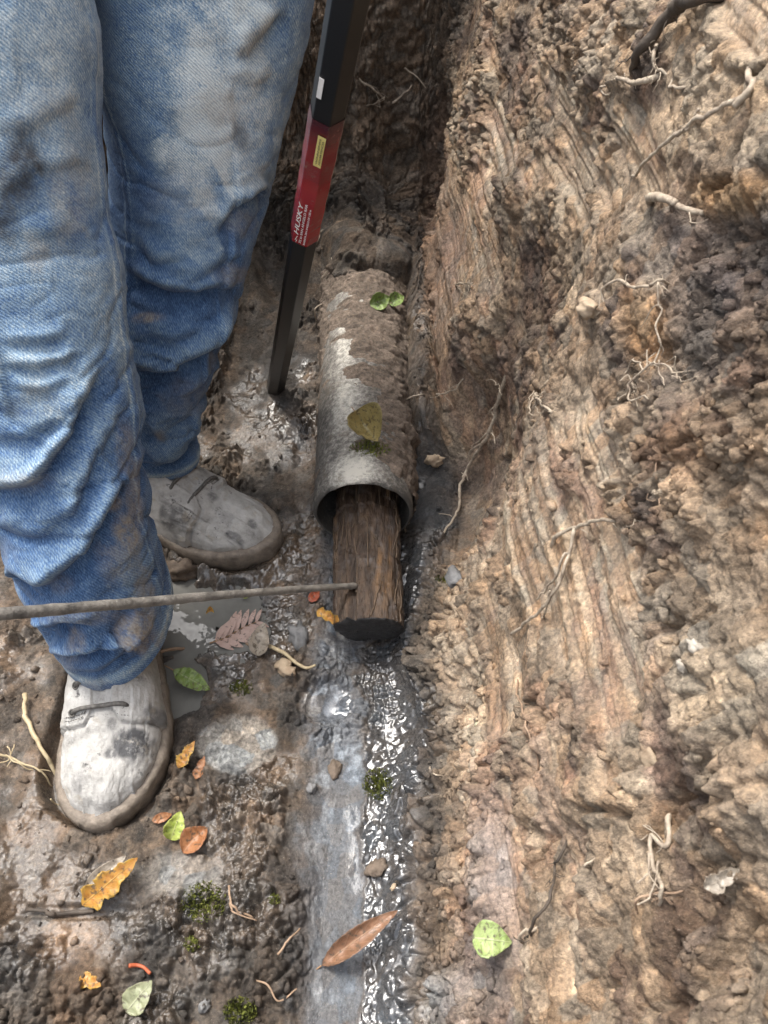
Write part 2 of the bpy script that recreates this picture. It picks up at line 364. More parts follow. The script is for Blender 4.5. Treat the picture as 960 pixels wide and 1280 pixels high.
# smooth normals of the base sheet
def normals(X, Y, Z):
    P = np.stack([X, Y, Z], -1)
    Ta = np.gradient(P, axis=0); Tq = np.gradient(P, axis=1)
    N = np.cross(Ta, Tq); return N/(np.linalg.norm(N, axis=-1, keepdims=True)+1e-12)
N0 = normals(X, Y, Z)
near_cam = sstep(.14, .30, np.sqrt(X**2+Y**2+(Z-CAM_H)**2))
P = np.stack([X, Y, Z], -1) + N0*(D*near_cam)[..., None]
B0x = GZ(343, 492, 0.0); P[..., 2] += .016*np.exp(-((P[..., 0]-B0x[0])**2+(P[..., 1]-B0x[1])**2)/.026**2)*(P[..., 2] < .1)*(1+.5*rf)
PUDZ = -.012
TOE_A = np.array([-.283, .264, -.008]); HEEL_A = TOE_A+.300*np.array([-.10, .995, 0])
TOE_B = np.array([-.142, .616, -.006]); HEEL_B = TOE_B+.300*np.array([-.92, .39, 0])
for tp, hp in ((TOE_A, HEEL_A), (TOE_B, HEEL_B)):
    a2 = tp[:2]+(hp-tp)[:2]/.3*.058; e2_ = hp[:2]-a2; tpar = np.clip(((P[..., 0]-a2[0])*e2_[0]+(P[..., 1]-a2[1])*e2_[1])/(e2_@e2_), 0, 1)
    ds = np.hypot(P[..., 0]-a2[0]-tpar*e2_[0], P[..., 1]-a2[1]-tpar*e2_[1])-(.060-.014*sstep(.1, .6, tpar))
    inn = (1-sstep(-.002, .010, ds))*(P[..., 2] < .2); P[..., 2] = P[..., 2]*(1-inn)+(tp[2]-.003)*inn+.006*np.exp(-((ds-.016)/.010)**2)*(P[..., 2] < .2)
    near = (1-sstep(.02, .06, ds))*(P[..., 2] < .2); P[..., 2] = np.where(ds > 0, P[..., 2]*(1-.6*near)+.6*near*np.minimum(P[..., 2], .012), P[..., 2])
pm_ = (np.abs(P[..., 0]+.038) < .060)*(P[..., 1] > .615)*(P[..., 1] < 1.13); P[..., 2] = np.where(pm_ > 0, np.minimum(P[..., 2], .012+.18*sstep(.86, 1.06, P[..., 1])), P[..., 2])
P[..., 2] = np.maximum(P[..., 2], np.where((P[..., 2] < .2) & (P[..., 0] > .0), (.105*np.exp(-((P[..., 0]-.060)/.038)**2)*sstep(.70, .84, P[..., 1])-.02*(1-sstep(.70, .8, P[..., 1])))*(1+.12*rf)+.5*D*(P[..., 1] > .7), -1))
pw_ = sstep(.25, .75, pud)*(P[..., 2] > PUDZ-.006)*fl_only; P[..., 2] = P[..., 2]*(1-pw_)+np.minimum(P[..., 2], PUDZ-.004+.004*b1)*pw_
ring_ = spot(285, 790, 150, 150, .2)*(1-sstep(.35, .6, pud))*(1-channel)*(P[..., 2] < .1)
P[..., 2] = np.where(ring_ > .25, np.maximum(P[..., 2], PUDZ+.0025+.004*rf), P[..., 2])
# ---- soil kinds
col = np.zeros((na, nq, 3), np.float32)
def put(c, mk):
    global col
    col = col*(1-mk[..., None]) + np.asarray(c, np.float32)*mk[..., None]
n1 = fbm(A1, Q1, .10, .14, 501, 5, .6); n2 = fbm(A1, Q1, .030, .045, 502, 5, .65); n3 = fbm(A1, Q1, .012, .02, 503, 4, .65); n4 = fbm(A1, Q1, .06, .2, 504, 5, .6)
put((.240, .182, .130), np.ones_like(A))
put((.340, .265, .190), sstep(.0, .5, n1)*.8)
put((.130, .090, .066), sstep(.1, .55, n2)*.75)
put((.330, .215, .125), sstep(.30, .75, n3+.4*n4)*.45*(.4+.6*wallm))
put((.340, .270, .200), sstep(.1, .5, n4-.2*n2)*.5*wallm)
put((.300, .230, .165), smear*.65); put((.18, .125, .085), smear*sstep(.0, .35, s3+.3*s2)*.6); put((.40, .33, .25), smear*sstep(.1, .5, -s3+.4*s2)*.5)
put((.390, .320, .235), smear*sstep(.1, .6, s2+.5*s1)*.5)
put((.300, .190, .110), smear*sstep(.35, .7, s1-.5*s2)*.4)
put((.080, .058, .050), wallm*(1-.6*smear)*sstep(.15, .55, n2-.3*n1)*.5); put((.21, .125, .10), wallm*sstep(.2, .6, n4+.4*n3-.3*n1)*.35)
col *= (1+wallm[..., None]*np.array([.22, .19, .15]))
put((.095, .078, .074), spot(890, 310, 90, 110, .5)*.75); put((.11, .09, .08), spot(840, 420, 80, 60, .6)*.5)
put((.36, .20, .085), spot(800, 410, 22, 45, .6)*.6); put((.40, .24, .11), spot(900, 240, 60, 25, .6)*.6); put((.38, .20, .09), spot(860, 560, 60, 40, .7)*.25)
put((.42, .35, .26), spot(900, 860, 60, 60, .7)*.7); put((.40, .33, .25), spot(870, 780, 70, 60, .7)*.5)
put((.190, .145, .108), endm*.80); put((.27, .205, .15), endm*sstep(.1, .5, n2)*.6)
put((.14, .082, .06), spot(545, 320, 26, 170, .6)*.6)
put((.150, .112, .086), floorm*.55)
put((.100, .085, .072), fl_only*sstep(-.1, .4, n2+.3*n1)*.75)
put((.055, .047, .040), fl_only*sstep(.15, .6, n1-.5*n3)*.6)
put((.200, .175, .150), fl_only*sstep(.15, .5, n3-.2*n2)*.5)
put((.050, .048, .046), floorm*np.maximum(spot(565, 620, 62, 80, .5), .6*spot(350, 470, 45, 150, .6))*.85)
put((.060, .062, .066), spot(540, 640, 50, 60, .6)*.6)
put((.075, .066, .058), fl_only*spot(250, 1180, 150, 110, .5)*.6)
col *= (1-.32*fl_only)[..., None]
put((.36, .34, .31), silt*fl_only*.95)
put((.17, .115, .075), fl_only*spot(100, 1220, 50, 70, .5)*.6)
put((.078, .085, .095), chl*.92); put((.14, .15, .165), chl*sstep(.05, .5, n3+.3*n2)*.6); put((.27, .285, .30), chl*sstep(.25, .55, rf2+.5*n2)*sstep(-.1, .4, n1+n3)*.7)
put((.038, .040, .043), chr_*.93); put((.07, .075, .08), chr_*sstep(.2, .6, n3)*.6)
put((.25, .25, .25), spot(620, 1130, 26, 120, .5)*.45*(1-channel)); put((.28, .28, .27), spot(600, 1250, 60, 40, .5)*.4*(1-channel))
put((.10, .10, .10), fl_only*pud*.9)
jit = (.72+.56*RT[0][ib1])*(.8+.4*RT[1][id2])*(.85+.3*RT[2][id1])
col *= np.where(channel > .3, 1.0, .25*smear+(1-.25*smear)*jit)[..., None]
warm = (RT[3][id2]-.5)*.16; col[..., 0] *= 1+warm; col[..., 2] *= 1-warm
wetp = sstep(-.10, .30, fbm(A1, Q1, .05, .06, 601, 4, .6))
wet = .10+.10*wetp
wet = np.maximum(wet, fl_only*(.26+.46*wetp)); wet = np.maximum(wet, chr_*(.93+.07*wetp)); wet = np.maximum(wet, chl*(.55+.25*wetp))
wet = np.maximum(wet, floorm*spot(560, 600, 90, 130, .5)*.9*(.5+.5*wetp)); wet = np.maximum(wet, floorm*spot(365, 470, 50, 170, .6)*.85*(.4+.6*wetp))
wet = np.maximum(wet, smear*.38); wet = np.maximum(wet, fl_only*spot(330, 760, 180, 130, .5)*.95*(.4+.6*wetp)); wet *= 1-.5*silt; wet = np.maximum(wet, glare)
wet = np.maximum(wet, .25*endm); wet *= 1-.6*sstep(.95, 1.05, Q)
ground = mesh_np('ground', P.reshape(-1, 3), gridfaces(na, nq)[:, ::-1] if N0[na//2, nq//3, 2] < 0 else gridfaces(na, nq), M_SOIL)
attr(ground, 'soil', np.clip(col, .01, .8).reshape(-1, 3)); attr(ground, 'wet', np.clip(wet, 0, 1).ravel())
ground['kind'] = 'structure'; ground['label'] = 'muddy trench floor and clawed clay walls'
# coarse copy for finding where things lie
st = 3
Pc = P[::st, ::st]; gf = gridfaces(Pc.shape[0], Pc.shape[1])
BV = BVHTree.FromPolygons([tuple(v) for v in Pc.reshape(-1, 3)], [tuple(f) for f in gf.tolist()])
CAMP = Vector((0, 0, CAM_H))
def S(px, py, lift=0.0):
    r = ray(px, py).normalized(); hit = BV.ray_cast(CAMP, r)
    if hit[0] is None: return GZ(px, py, 0)+Vector((0, 0, lift)), Vector((0, 0, 1))
    n = hit[1]
    if n.dot(r) > 0: n = -n
    return hit[0]+n*lift, n
def floor_z(x, y):
    hit = BV.ray_cast(Vector((x, y, 0.45)), Vector((0, 0, -1))); return hit[0].z if hit[0] else 0.0
# ------------------------------------------------------------------ person standing in the trench: jeans and boots
def child(o, p):
    o.parent = p; o.matrix_parent_inverse = Matrix.Translation(-p.location); return o
person = empty('person', (-.28, .57, 0))
tag(person, 'worker in faded blue jeans and muddy pale boots standing by the pipe', 'person')

def denim_material():
    m, t, b = newmat('denim')
    uv = attrn(t, 'cloth', 'Vector'); fade = attrn(t, 'fade'); mud = attrn(t, 'mud'); dark = attrn(t, 'dark')
    wv = t.nodes.new('ShaderNodeTexWave'); wv.inputs['Scale'].default_value = 200; wv.inputs['Distortion'].default_value = 3.0
    wv.inputs['Detail'].default_value = 2; wv.inputs['Detail Scale'].default_value = 1.5; wv.bands_direction = 'DIAGONAL'; t.links.new(uv, wv.inputs['Vector'])
    mp = t.nodes.new('ShaderNodeMapping'); mp.inputs['Scale'].default_value = (1, .22, 1); t.links.new(uv, mp.inputs['Vector'])
    slub = noise(t, 900, 3, 0.7, mp.outputs[0]); slub2 = noise(t, 420, 4, 0.75, uv); bl = noise(t, 26, 6, 0.65); bl2 = noise(t, 90, 6, 0.7)
    f = math_n(t, 'ADD', fade, math_n(t, 'MULTIPLY', math_n(t, 'SUBTRACT', bl, 0.5), 0.40))
    f = math_n(t, 'ADD', f, math_n(t, 'MULTIPLY', math_n(t, 'SUBTRACT', bl2, 0.5), 0.45))
    f = math_n(t, 'ADD', f, math_n(t, 'MULTIPLY', math_n(t, 'SUBTRACT', slub, 0.5), 1.0), True)
    f = math_n(t, 'ADD', f, math_n(t, 'MULTIPLY', math_n(t, 'SUBTRACT', slub2, 0.5), 0.8), True)
    c = ramp(t, f, [(0.0, (.022, .045, .100)), (0.3, (.065, .130, .260)), (0.62, (.195, .280, .365)), (1.0, (.52, .57, .57))])
    tw = ramp(t, wv.outputs['Fac'], [(0.1, (.72, .74, .78)), (0.7, (1.12, 1.1, 1.08))])
    c = mix(t, 1.0, c, tw, 'MULTIPLY')
    c = mix(t, math_n(t, 'MULTIPLY', dark, ramp(t, bl2, [(.3, (.5,)*3), (.6, (1,)*3)])), c, (.035, .036, .042))
    mm = math_n(t, 'MULTIPLY', mud, ramp(t, bl2, [(.34, (.25,)*3), (.56, (1,)*3)]))
    c = mix(t, mm, c, ramp(t, slub2, [(.3, (.15, .12, .09)), (.7, (.34, .30, .25))]))
    t.links.new(c, b.inputs['Base Color']); b.inputs['Roughness'].default_value = 0.9; b.inputs['Specular IOR Level'].default_value = 0.15
    b.inputs['Sheen Weight'].default_value = 0.12
    h = math_n(t, 'ADD', math_n(t, 'MULTIPLY', wv.outputs['Fac'], .5), slub2)
    bump(t, b, h, 0.0009, 0.7)
    return m
M_DENIM = denim_material()

def seg_field(px, py, pts):
    """distance to a polyline, signed by side, and 0..1 place along it"""
    best = np.full(px.shape, 1e9); sg = np.zeros(px.shape); al = np.zeros(px.shape)
    pts = smooth_poly(pts, max(8, 5*len(pts))); L = np.concatenate([[0], np.cumsum(np.linalg.norm(np.diff(pts, axis=0), axis=1))])
    for k in range(len(pts)-1):
        a, b_ = pts[k], pts[k+1]; e = b_-a; l2 = (e*e).sum()+1e-9
        t = np.clip(((px-a[0])*e[0]+(py-a[1])*e[1])/l2, 0, 1)
        dx = px-(a[0]+t*e[0]); dy = py-(a[1]+t*e[1]); d = np.hypot(dx, dy); c = d < best
        best = np.where(c, d, best); sg = np.where(c, np.sign(e[0]*dy-e[1]*dx), sg); al = np.where(c, (L[k]+t*np.sqrt(l2))/L[-1], al)
    return best, sg, al

def leg(path, fronts, rx, ry, creases, spots, nA=200, nT=360, seed=0, seam=1.45):
    """tube of cloth from hem to hip; creases (points, depth m, width px, side that bulges) are carved into its relief"""
    pc = smooth_poly(path, nT); fr = smooth_poly(fronts, nT)
    RX = smooth_poly(np.array(rx)[:, None]*[1, 0, 0], nT)[:, 0]; RY = smooth_poly(np.array(ry)[:, None]*[1, 0, 0], nT)[:, 0]
    # hem turned down in front, then square to the leg
    T = np.gradient(pc, axis=0); T /= np.linalg.norm(T, axis=1)[:, None]
    k = np.linspace(0, 1, nT)[:, None]; T = T*np.minimum(1, k*5)+np.array([0, 0, 1.0])*(1-np.minimum(1, k*5)); T /= np.linalg.norm(T, axis=1)[:, None]
    F = fr-T*(fr*T).sum(1)[:, None]; F /= np.linalg.norm(F, axis=1)[:, None]; R = np.cross(T, F)
    th = np.linspace(-np.pi, np.pi, nA, endpoint=False)
    V = pc[:, None]+F[:, None]*(RY[:, None]*np.cos(th))[..., None]+R[:, None]*(RX[:, None]*np.sin(th))[..., None]
    tt = np.concatenate([[0], np.cumsum(np.linalg.norm(np.diff(pc, axis=0), axis=1))]); 
    N = np.cross(np.roll(V, -1, 1)-np.roll(V, 1, 1), np.gradient(V, axis=0)); N /= np.linalg.norm(N, axis=-1, keepdims=True)
    if ((V-pc[:, None])*N).sum(-1).mean() < 0: N = -N
    px, py, d = proj(V); view = V-np.array([0, 0, CAM_H]); face = -(view*N).sum(-1)/np.linalg.norm(view, axis=-1)
    fm = sstep(-.1, .25, face)
    Pf = V.reshape(-1, 3)
    uu = (np.cos(th)*.07, np.sin(th)*.07)
    Pn = np.stack([np.broadcast_to(uu[0], (nT, nA)), np.broadcast_to(uu[1], (nT, nA)), np.broadcast_to((tt*1.5)[:, None], (nT, nA))], -1).reshape(-1, 3)
    D = .005*vnoise3(Pn, .09, seed).reshape(nT, nA)+.0016*vnoise3(Pn, .04, seed+1).reshape(nT, nA)+.0006*vnoise3(Pn, .014, seed+2).reshape(nT, nA)
    low = (1-sstep(.15, .5, tt))[:, None]
    Pb = Pn*np.array([.5, .5, 1.0]); rdg = 1-np.abs(vnoise3(Pb, .038, seed+3)).reshape(nT, nA)
    D += (1-.75*fm)*low*.010*(rdg-.7)+(1-fm)*.004*vnoise3(Pb, .05, seed+5).reshape(nT, nA)
    wx = 6*vnoise3(Pf, .03, seed+7).reshape(nT, nA); wy = 6*vnoise3(Pf, .03, seed+8).reshape(nT, nA)
    for pts, dep, wd, side in creases:
        dist, sg, al = seg_field(px+wx, py+wy, np.array(pts, float))
        end = sstep(-.02, .22, al)*(1-sstep(.78, 1.02, al)); s = dist*sg*side
        prof = -np.exp(-np.sqrt(np.where(s > 0, s/(wd*.55), s/(wd*1.9))**2+.03))+.55*np.exp(-((s-wd*1.6)/(wd*1.3))**2)+.15*np.exp(-((s-wd*2.5)/(wd*3.5))**2)
        D += fm*1.25*dep*end*prof*(.12+.88*sstep(.015, .05, tt))[:, None]
    # fine sharp wrinkles, and the felled seam with its two stitch lines
    Pd = np.stack([V[..., 0]*.45+V[..., 2]*.35, V[..., 1]*.45, V[..., 2]*1.1], -1).reshape(-1, 3)
    for cell, amp in ((.030, .0042), (.014, .0016)):
        rw = (1-np.abs(vnoise3(Pd, cell, seed+40)).reshape(nT, nA))**7; D -= amp*rw*(.25+.75*low)
    arc = np.abs((th-seam+np.pi) % (2*np.pi)-np.pi)[None, :]*RX[:, None]
    D += .0012*(1-sstep(.0045, .0058, arc))-.0007*np.exp(-((arc-.0035)/.0006)**2)
    # doubled hem
    hem = 1-sstep(.016, .018, tt); D += hem[:, None]*.0007-.0012*np.exp(-((tt-.0175)/.0012)**2)[:, None]
    D *= (.25+.75*sstep(.0, .035, tt))[:, None]
    V = V+N*D[..., None]
    fade = np.full((nT, nA), .36)+.16*sstep(.25, .5, tt)[:, None]+.10*vnoise3(Pf, .06, seed+9).reshape(nT, nA); mud = np.zeros((nT, nA)); dark = np.zeros((nT, nA))
    fade += .13*np.clip(D/.008, -1, 1)                                     # worn on the high folds
    fade += .40*np.exp(-((tt-.012)/.006)**2)[:, None]+.30*np.exp(-((arc-.0052)/.0010)**2)-.10*(arc < .004)
    wob = .35*vnoise3(Pf, .018, seed+11).reshape(nT, nA)
    for kind, x, y, ax, ay, amt in spots:
        r = np.hypot((px-x)/ax, (py-y)/ay)+wob; g = amt*(1-sstep(.45, 1.25, r))*fm
        if kind == 'fade': fade += g
        elif kind == 'mud': mud = np.maximum(mud, g)
        else: dark = np.maximum(dark, g)
    uv = np.stack([np.broadcast_to(th*.075, (nT, nA)), np.broadcast_to(tt[:, None], (nT, nA)), np.zeros((nT, nA))], -1)
    return V, np.clip(fade, 0, 1), mud, dark, uv, pc, N

CA = [([(0, 429), (45, 431), (92, 420)], .004, 6, -1), ([(0, 458), (54, 463), (108, 440)], .005, 7, -1), ([(0, 486), (50, 490), (100, 478)], .003, 6, -1),
      ([(-20, 545), (30, 548), (75, 530), (112, 486)], .005, 9, -1),
      ([(126, 450), (104, 530), (58, 590), (20, 614), (-30, 618)], .014, 9, 1), ([(160, 500), (128, 570), (80, 665)], .006, 8, 1),
      ([(178, 585), (144, 637), (104, 696), (50, 752)], .014, 10, 1), ([(-10, 716), (46, 738), (75, 735)], .008, 8, -1), ([(-10, 660), (40, 672), (90, 640)], .004, 12, -1),
      ([(10, 791), (65, 788), (99, 780), (122, 782)], .009, 6, -1), ([(36, 819), (91, 823), (130, 820), (156, 807), (200, 790)], .011, 6, -1),
      ([(126, 817), (146, 791), (172, 757)], .009, 7, 1), ([(60, 842), (112, 847), (156, 829), (190, 812)], .008, 5, -1),
      ([(40, 610), (90, 650), (110, 640)], .003, 12, -1), ([(20, 180), (70, 150), (110, 130)], .003, 12, -1), ([(0, 250), (60, 215), (120, 210)], .0025, 10, -1)]
CB = [([(352, 12), (330, 50), (300, 80)], .008, 10, 1), ([(345, 235), (312, 258), (272, 288)], .009, 8, 1), ([(148, 335), (200, 368), (250, 370), (310, 362)], .013, 8, -1),
      ([(312, 385), (268, 440), (215, 468), (150, 470)], .014, 9, 1), ([(160, 300), (190, 330), (240, 330)], .004, 9, -1), ([(300, 320), (250, 350), (200, 345)], .004, 9, 1),
      ([(275, 520), (236, 566), (204, 583), (175, 586)], .011, 7, 1), ([(178, 530), (195, 555), (210, 562)], .005, 7, -1), ([(290, 440), (260, 490), (230, 505)], .005, 9, 1),
      ([(205, 130), (215, 190), (212, 240)], .003, 10, 1), ([(285, 100), (320, 110), (350, 90)], .004, 12, -1), ([(170, 420), (215, 430), (260, 415)], .004, 10, -1)]
SA = [('fade', 60, 390, 130, 130, .24), ('fade', 40, 100, 120, 160, .22), ('fade', 60, 560, 110, 70, .10), ('fade', 60, 520, 90, 90, .08), ('fade', 170, 700, 30, 60, .12),
      ('dark', 22, 215, 40, 62, .95), ('dark', 5, 270, 26, 44, .85), ('dark', 110, 60, 18, 30, .3), ('mud', 90, 250, 30, 60, .35), ('mud', 30, 600, 40, 20, .3), ('mud', 185, 745, 14, 40, .6), ('mud', 160, 560, 10, 40, .5), ('mud', 176, 640, 10, 60, .6), ('dark', 40, 505, 55, 22, .55), ('mud', 165, 668, 18, 26, .9), ('mud', 150, 628, 14, 16, .7), ('mud', 172, 590, 12, 22, .5),
      ('mud', 172, 790, 26, 30, .95), ('mud', 95, 800, 14, 12, .6), ('mud', 45, 325, 18, 22, .35), ('mud', 70, 735, 20, 10, .25), ('mud', 120, 862, 40, 10, .35), ('mud', 60, 130, 40, 20, .3), ('mud', 110, 770, 60, 14, .35), ('mud', 60, 830, 40, 16, .4), ('mud', 150, 700, 24, 30, .4), ('dark', 70, 300, 50, 20, .3), ('dark', 100, 180, 26, 40, .3)]
SB = [('fade', 280, 110, 80, 160, .42), ('fade', 240, 220, 50, 120, .22), ('fade', 215, 60, 60, 60, .10), ('mud', 270, 130, 32, 26, .40), ('mud', 185, 398, 24, 7, .8), ('mud', 300, 345, 30, 14, .5),
      ('mud', 200, 545, 9, 12, .7), ('dark', 302, 172, 12, 18, .7), ('dark', 330, 230, 22, 22, .35), ('mud', 305, 280, 20, 20, .35), ('mud', 275, 460, 12, 16, .35), ('dark', 320, 60, 26, 26, .25), ('mud', 225, 605, 26, 8, .35), ('mud', 230, 250, 60, 40, .22), ('mud', 240, 500, 50, 30, .25), ('mud', 300, 420, 14, 40, .35)]
FA = [(0.10, -1, 0)]*7
legA = leg([(-.290, .463, .080), (-.295, .469, .15), (-.303, .50, .24), (-.315, .57, .35), (-.327, .635, .44), (-.335, .73, .60), (-.335, .86, .82)], FA,
           (.061, .066, .075, .084, .088, .096, .100), (.094, .088, .080, .084, .09, .10, .11), CA, SA, seed=3)
legB = leg([(-.318, .702, .090), (-.298, .704, .16), (-.252, .73, .26), (-.211, .79, .37), (-.188, .835, .47), (-.168, .90, .62), (-.165, .99, .84)],
           [(.92, -.39, 0), (.92, -.39, 0), (.85, -.52, 0), (.7, -.7, 0), (.5, -.87, 0), (.3, -.95, 0), (.2, -.98, 0)],
           (.050, .060, .068, .080, .098, .118, .118), (.090, .082, .078, .082, .088, .100, .110), CB, SB, seed=23, seam=-1.5)
Vs, Fs, att, off = [], [], [[], [], [], []], 0
for Lg in (legA, legB):
    V = Lg[0]; n, m = V.shape[:2]; Vs.append(V.reshape(-1, 3)); Fs.append(gridfaces(n, m, True)+off); off += n*m
    for k in range(3): att[k].append(Lg[1+k].ravel())
    att[3].append(Lg[4].reshape(-1, 3))
    # inner face of the hem
    ring = V[0]; ins = Lg[5][0]+(ring-Lg[5][0])*.96; ins2 = Lg[5][14]+(V[14]-Lg[5][14])*.90
    Vs.append(np.concatenate([ring, ins, ins2])); Fs.append(gridfaces(3, m, True)[:, ::-1]+off); off += 3*m
    for k, v in ((0, .35), (1, 0), (2, 0)): att[k].append(np.full(3*m, v))
    att[3].append(np.zeros((3*m, 3)))
# hips: both legs run into one waist
ha, hb = legA[5][-1], legB[5][-1]; mid = (ha+hb)/2; ax = (hb-ha)/np.linalg.norm(hb-ha); up = np.array([0, .35, .94]); fw = np.cross(ax, up)
th = np.linspace(0, 2*np.pi, 96, endpoint=False); rows = []
for zz, wx_, wy_ in ((-.10, .10, .08), (-.06, .17, .115), (0, .20, .135), (.07, .195, .135), (.14, .18, .125), (.20, .172, .12), (.205, .16, .11), (.205, .01, .01)):
    rows.append(mid+up*zz+(np.cos(th)*wx_)[:, None]*ax+(np.sin(th)*wy_)[:, None]*fw)
V = np.array(rows); Vs.append(V.reshape(-1, 3)); Fs.append(gridfaces(len(rows), 96, True)+off)
for k, v in ((0, .35), (1, 0), (2, 0)): att[k].append(np.full(V.shape[0]*96, v))
att[3].append(V.reshape(-1, 3))
jeans = mesh_np('jeans', np.concatenate(Vs), np.concatenate(Fs), M_DENIM); child(jeans, person)
for k, nme in enumerate(('fade', 'mud', 'dark')): attr(jeans, nme, np.concatenate(att[k]))
attr(jeans, 'cloth', np.concatenate(att[3]))
# ---- boots
def boot_material():
    m, t, b = newmat('muddy_leather')
    n = noise(t, 46, 9, .74); n2 = noise(t, 110, 6, .7); n3 = noise(t, 16, 5, .6); pat = attrn(t, 'patch')
    c = ramp(t, n, [(.28, (.16, .153, .142)), (.40, (.33, .32, .30)), (.53, (.44, .428, .405)), (.72, (.55, .537, .51))])
    sp = ramp(t, n2, [(.58, (0,)*3), (.63, (1,)*3)]); c = mix(t, math_n(t, 'MULTIPLY', sp, ramp(t, n3, [(.5, (0,)*3), (.6, (1,)*3)])), c, (.09, .088, .085))
    pm = math_n(t, 'MULTIPLY', pat, ramp(t, n2, [(.36, (.35,)*3), (.5, (1,)*3)]), True)
    c = mix(t, pm, c, (.075, .075, .078)); c = mix(t, ramp(t, noise(t, 48, 4), [(.60, (0,)*3), (.72, (.7,)*3)]), c, (.33, .285, .22))
    t.links.new(c, b.inputs['Base Color'])
    t.links.new(ramp(t, n, [(.3, (.42,)*3), (.65, (.75,)*3)]), b.inputs['Roughness']); b.inputs['Specular IOR Level'].default_value = .45
    bump(t, b, math_n(t, 'ADD', n, math_n(t, 'MULTIPLY', noise(t, 380, 5, .7), .35)), .0036, .8)
    return m
M_BOOT = boot_material()
M_SOLE = simple('muddy_sole', (.10, .080, .062), (.26, .215, .17), 90, (.35, .8), .0016)
M_EYE = simple('dull_eyelet', (.06, .055, .05), (.16, .15, .135), 200, (.35, .6), .0004); M_LACE = simple('muddy_lace', (.05, .047, .044), (.17, .16, .145), 300, (.7, .9), .0006)
def boot(origin, fdir, mirror, patches, laces, wscale=.87):
    """upper lofted heel to toe; local x forward, y to the side"""
    fx = np.array([fdir[0], fdir[1], 0.0]); fx /= np.linalg.norm(fx); fy = np.array([-fx[1], fx[0], 0])*mirror; O = np.array(origin)
    L = .300; WS = wscale
    def width(s): return np.interp(s, [0, .04, .12, .3, .45, .58, .68, .76, .84, .91, .96, .985, 1], [0, .022, .033, .037, .042, .050, .0555, .0565, .053, .044, .030, .019, 0])
    def height(s): return np.interp(s, [0, .05, .2, .38, .52, .62, .72, .82, .90, .96, 1], [.10, .118, .125, .120, .105, .090, .073, .060, .053, .042, .020])
    nS, nT = 210, 170
    u = np.linspace(0, 1, nS); s = .5-.5*np.cos(np.pi*u)
    K = np.exp(-.5*((s[:, None]-s[None, :])/.012)**2)*np.gradient(s)[None, :]; K /= K.sum(1, keepdims=True)
    Wd = WS*(K @ width(s)); Hh = K @ height(s); Wd[0] = Wd[-1] = 0.0005
    asym = .009*np.sin(np.pi*np.clip((s-.3)/.7, 0, 1))                      # toes swing inward
    th = np.linspace(0, np.pi, nT)
    cy = np.sign(np.cos(th))*np.abs(np.cos(th))**.80; sz = np.abs(np.sin(th))**.72
    x = np.broadcast_to((s*L)[:, None], (nS, nT)); y = Wd[:, None]*cy[None]*(1-.12*sz[None]**3)+asym[:, None]; z = .022+(Hh[:, None]-.022)*sz[None]
    V = np.stack([x, y, z], -1)
    N = np.cross(np.gradient(V, axis=0), np.gradient(V, axis=1)); N /= np.linalg.norm(N, axis=-1, keepdims=True)+1e-9
    if (N[..., 2]*(sz[None]+.01)).mean() < 0: N = -N
    Pf = V.reshape(-1, 3)
    D = .0022*vnoise3(Pf, .035, 5+int(mirror))+.0010*vnoise3(Pf, .012, 6)+.0005*vnoise3(Pf, .005, 8); D = D.reshape(nS, nT)
    # lacing flaps either side of the tongue, their front edge rounded
    yy = y-asym[:, None]; ay = np.abs(yy)
    edge = .735*L-.35*np.maximum(0, ay-.030)-.9*np.maximum(0, .018-ay)**1.0*1.6
    fl = (1-sstep(-.0009, .0009, x-edge))*sstep(.0085, .0105, ay); D += .0045*fl
    D -= .0022*np.exp(-((x-edge-.0016)/.0012)**2)*sstep(.008, .012, ay)
    D += -.0008*np.exp(-((x-edge+.0040)/.0007)**2)*sstep(.012, .014, ay)    # stitch line
    D -= (.0014*np.exp(-((x-.770*L-.1*ay)/.005)**2)+.0012*np.exp(-((x-.80*L+.1*ay)/.004)**2))*sz[None]**2
    V = V+N*D[..., None]
    Wv = O+V[..., :1]*fx+V[..., 1:2]*fy+V[..., 2:]*np.array([0, 0, 1.0])
    F = gridfaces(nS, nT); F = F if mirror > 0 else F[:, ::-1]
    up = mesh_np('boot', Wv.reshape(-1, 3), F, M_BOOT); child(up, person)
    pt = np.zeros((nS, nT)); wob = .4*vnoise3(Pf, .010, 31).reshape(nS, nT)
    for (sx, sy, ra, rb, amt) in patches: pt = np.maximum(pt, amt*(1-sstep(.6, 1.15, np.hypot((x-sx*L)/ra, (yy-sy)/rb)+wob)))
    attr(up, 'patch', np.clip(pt, 0, 1).ravel())
    # sole: outline pushed out, rounded edge, uneven with mud
    s2 = .5-.5*np.cos(np.pi*np.linspace(0, 1, 90)); w2 = np.interp(s2, s, Wd); a2 = .009*np.sin(np.pi*np.clip((s2-.3)/.7, 0, 1))
    o = np.concatenate([np.stack([s2*L, w2+a2], 1), np.stack([s2*L, -w2+a2], 1)[::-1][1:-1]])
    tg = np.roll(o, -1, 0)-np.roll(o, 1, 0); nn = np.stack([tg[:, 1], -tg[:, 0]], 1); nn /= np.linalg.norm(nn, axis=1)[:, None]+1e-9
    if ((o-o.mean(0))*nn).sum() < 0: nn = -nn
    rows = []
    for offs, zz in ((-.012, .0285), (.002, .0290), (.0062, .0275), (.0082, .0235), (.0085, .012), (.0075, 0), (.004, -.006), (-.02, -.006)):
        q = o+nn*offs; rows.append(np.concatenate([q, np.full((len(q), 1), zz)], 1))
    R_ = np.array(rows); rp = R_.reshape(-1, 3); rp = rp+np.stack([.0018*vnoise3(rp, .016, 71), .0018*vnoise3(rp, .016, 72), .0016*vnoise3(rp, .012, 73)], 1)
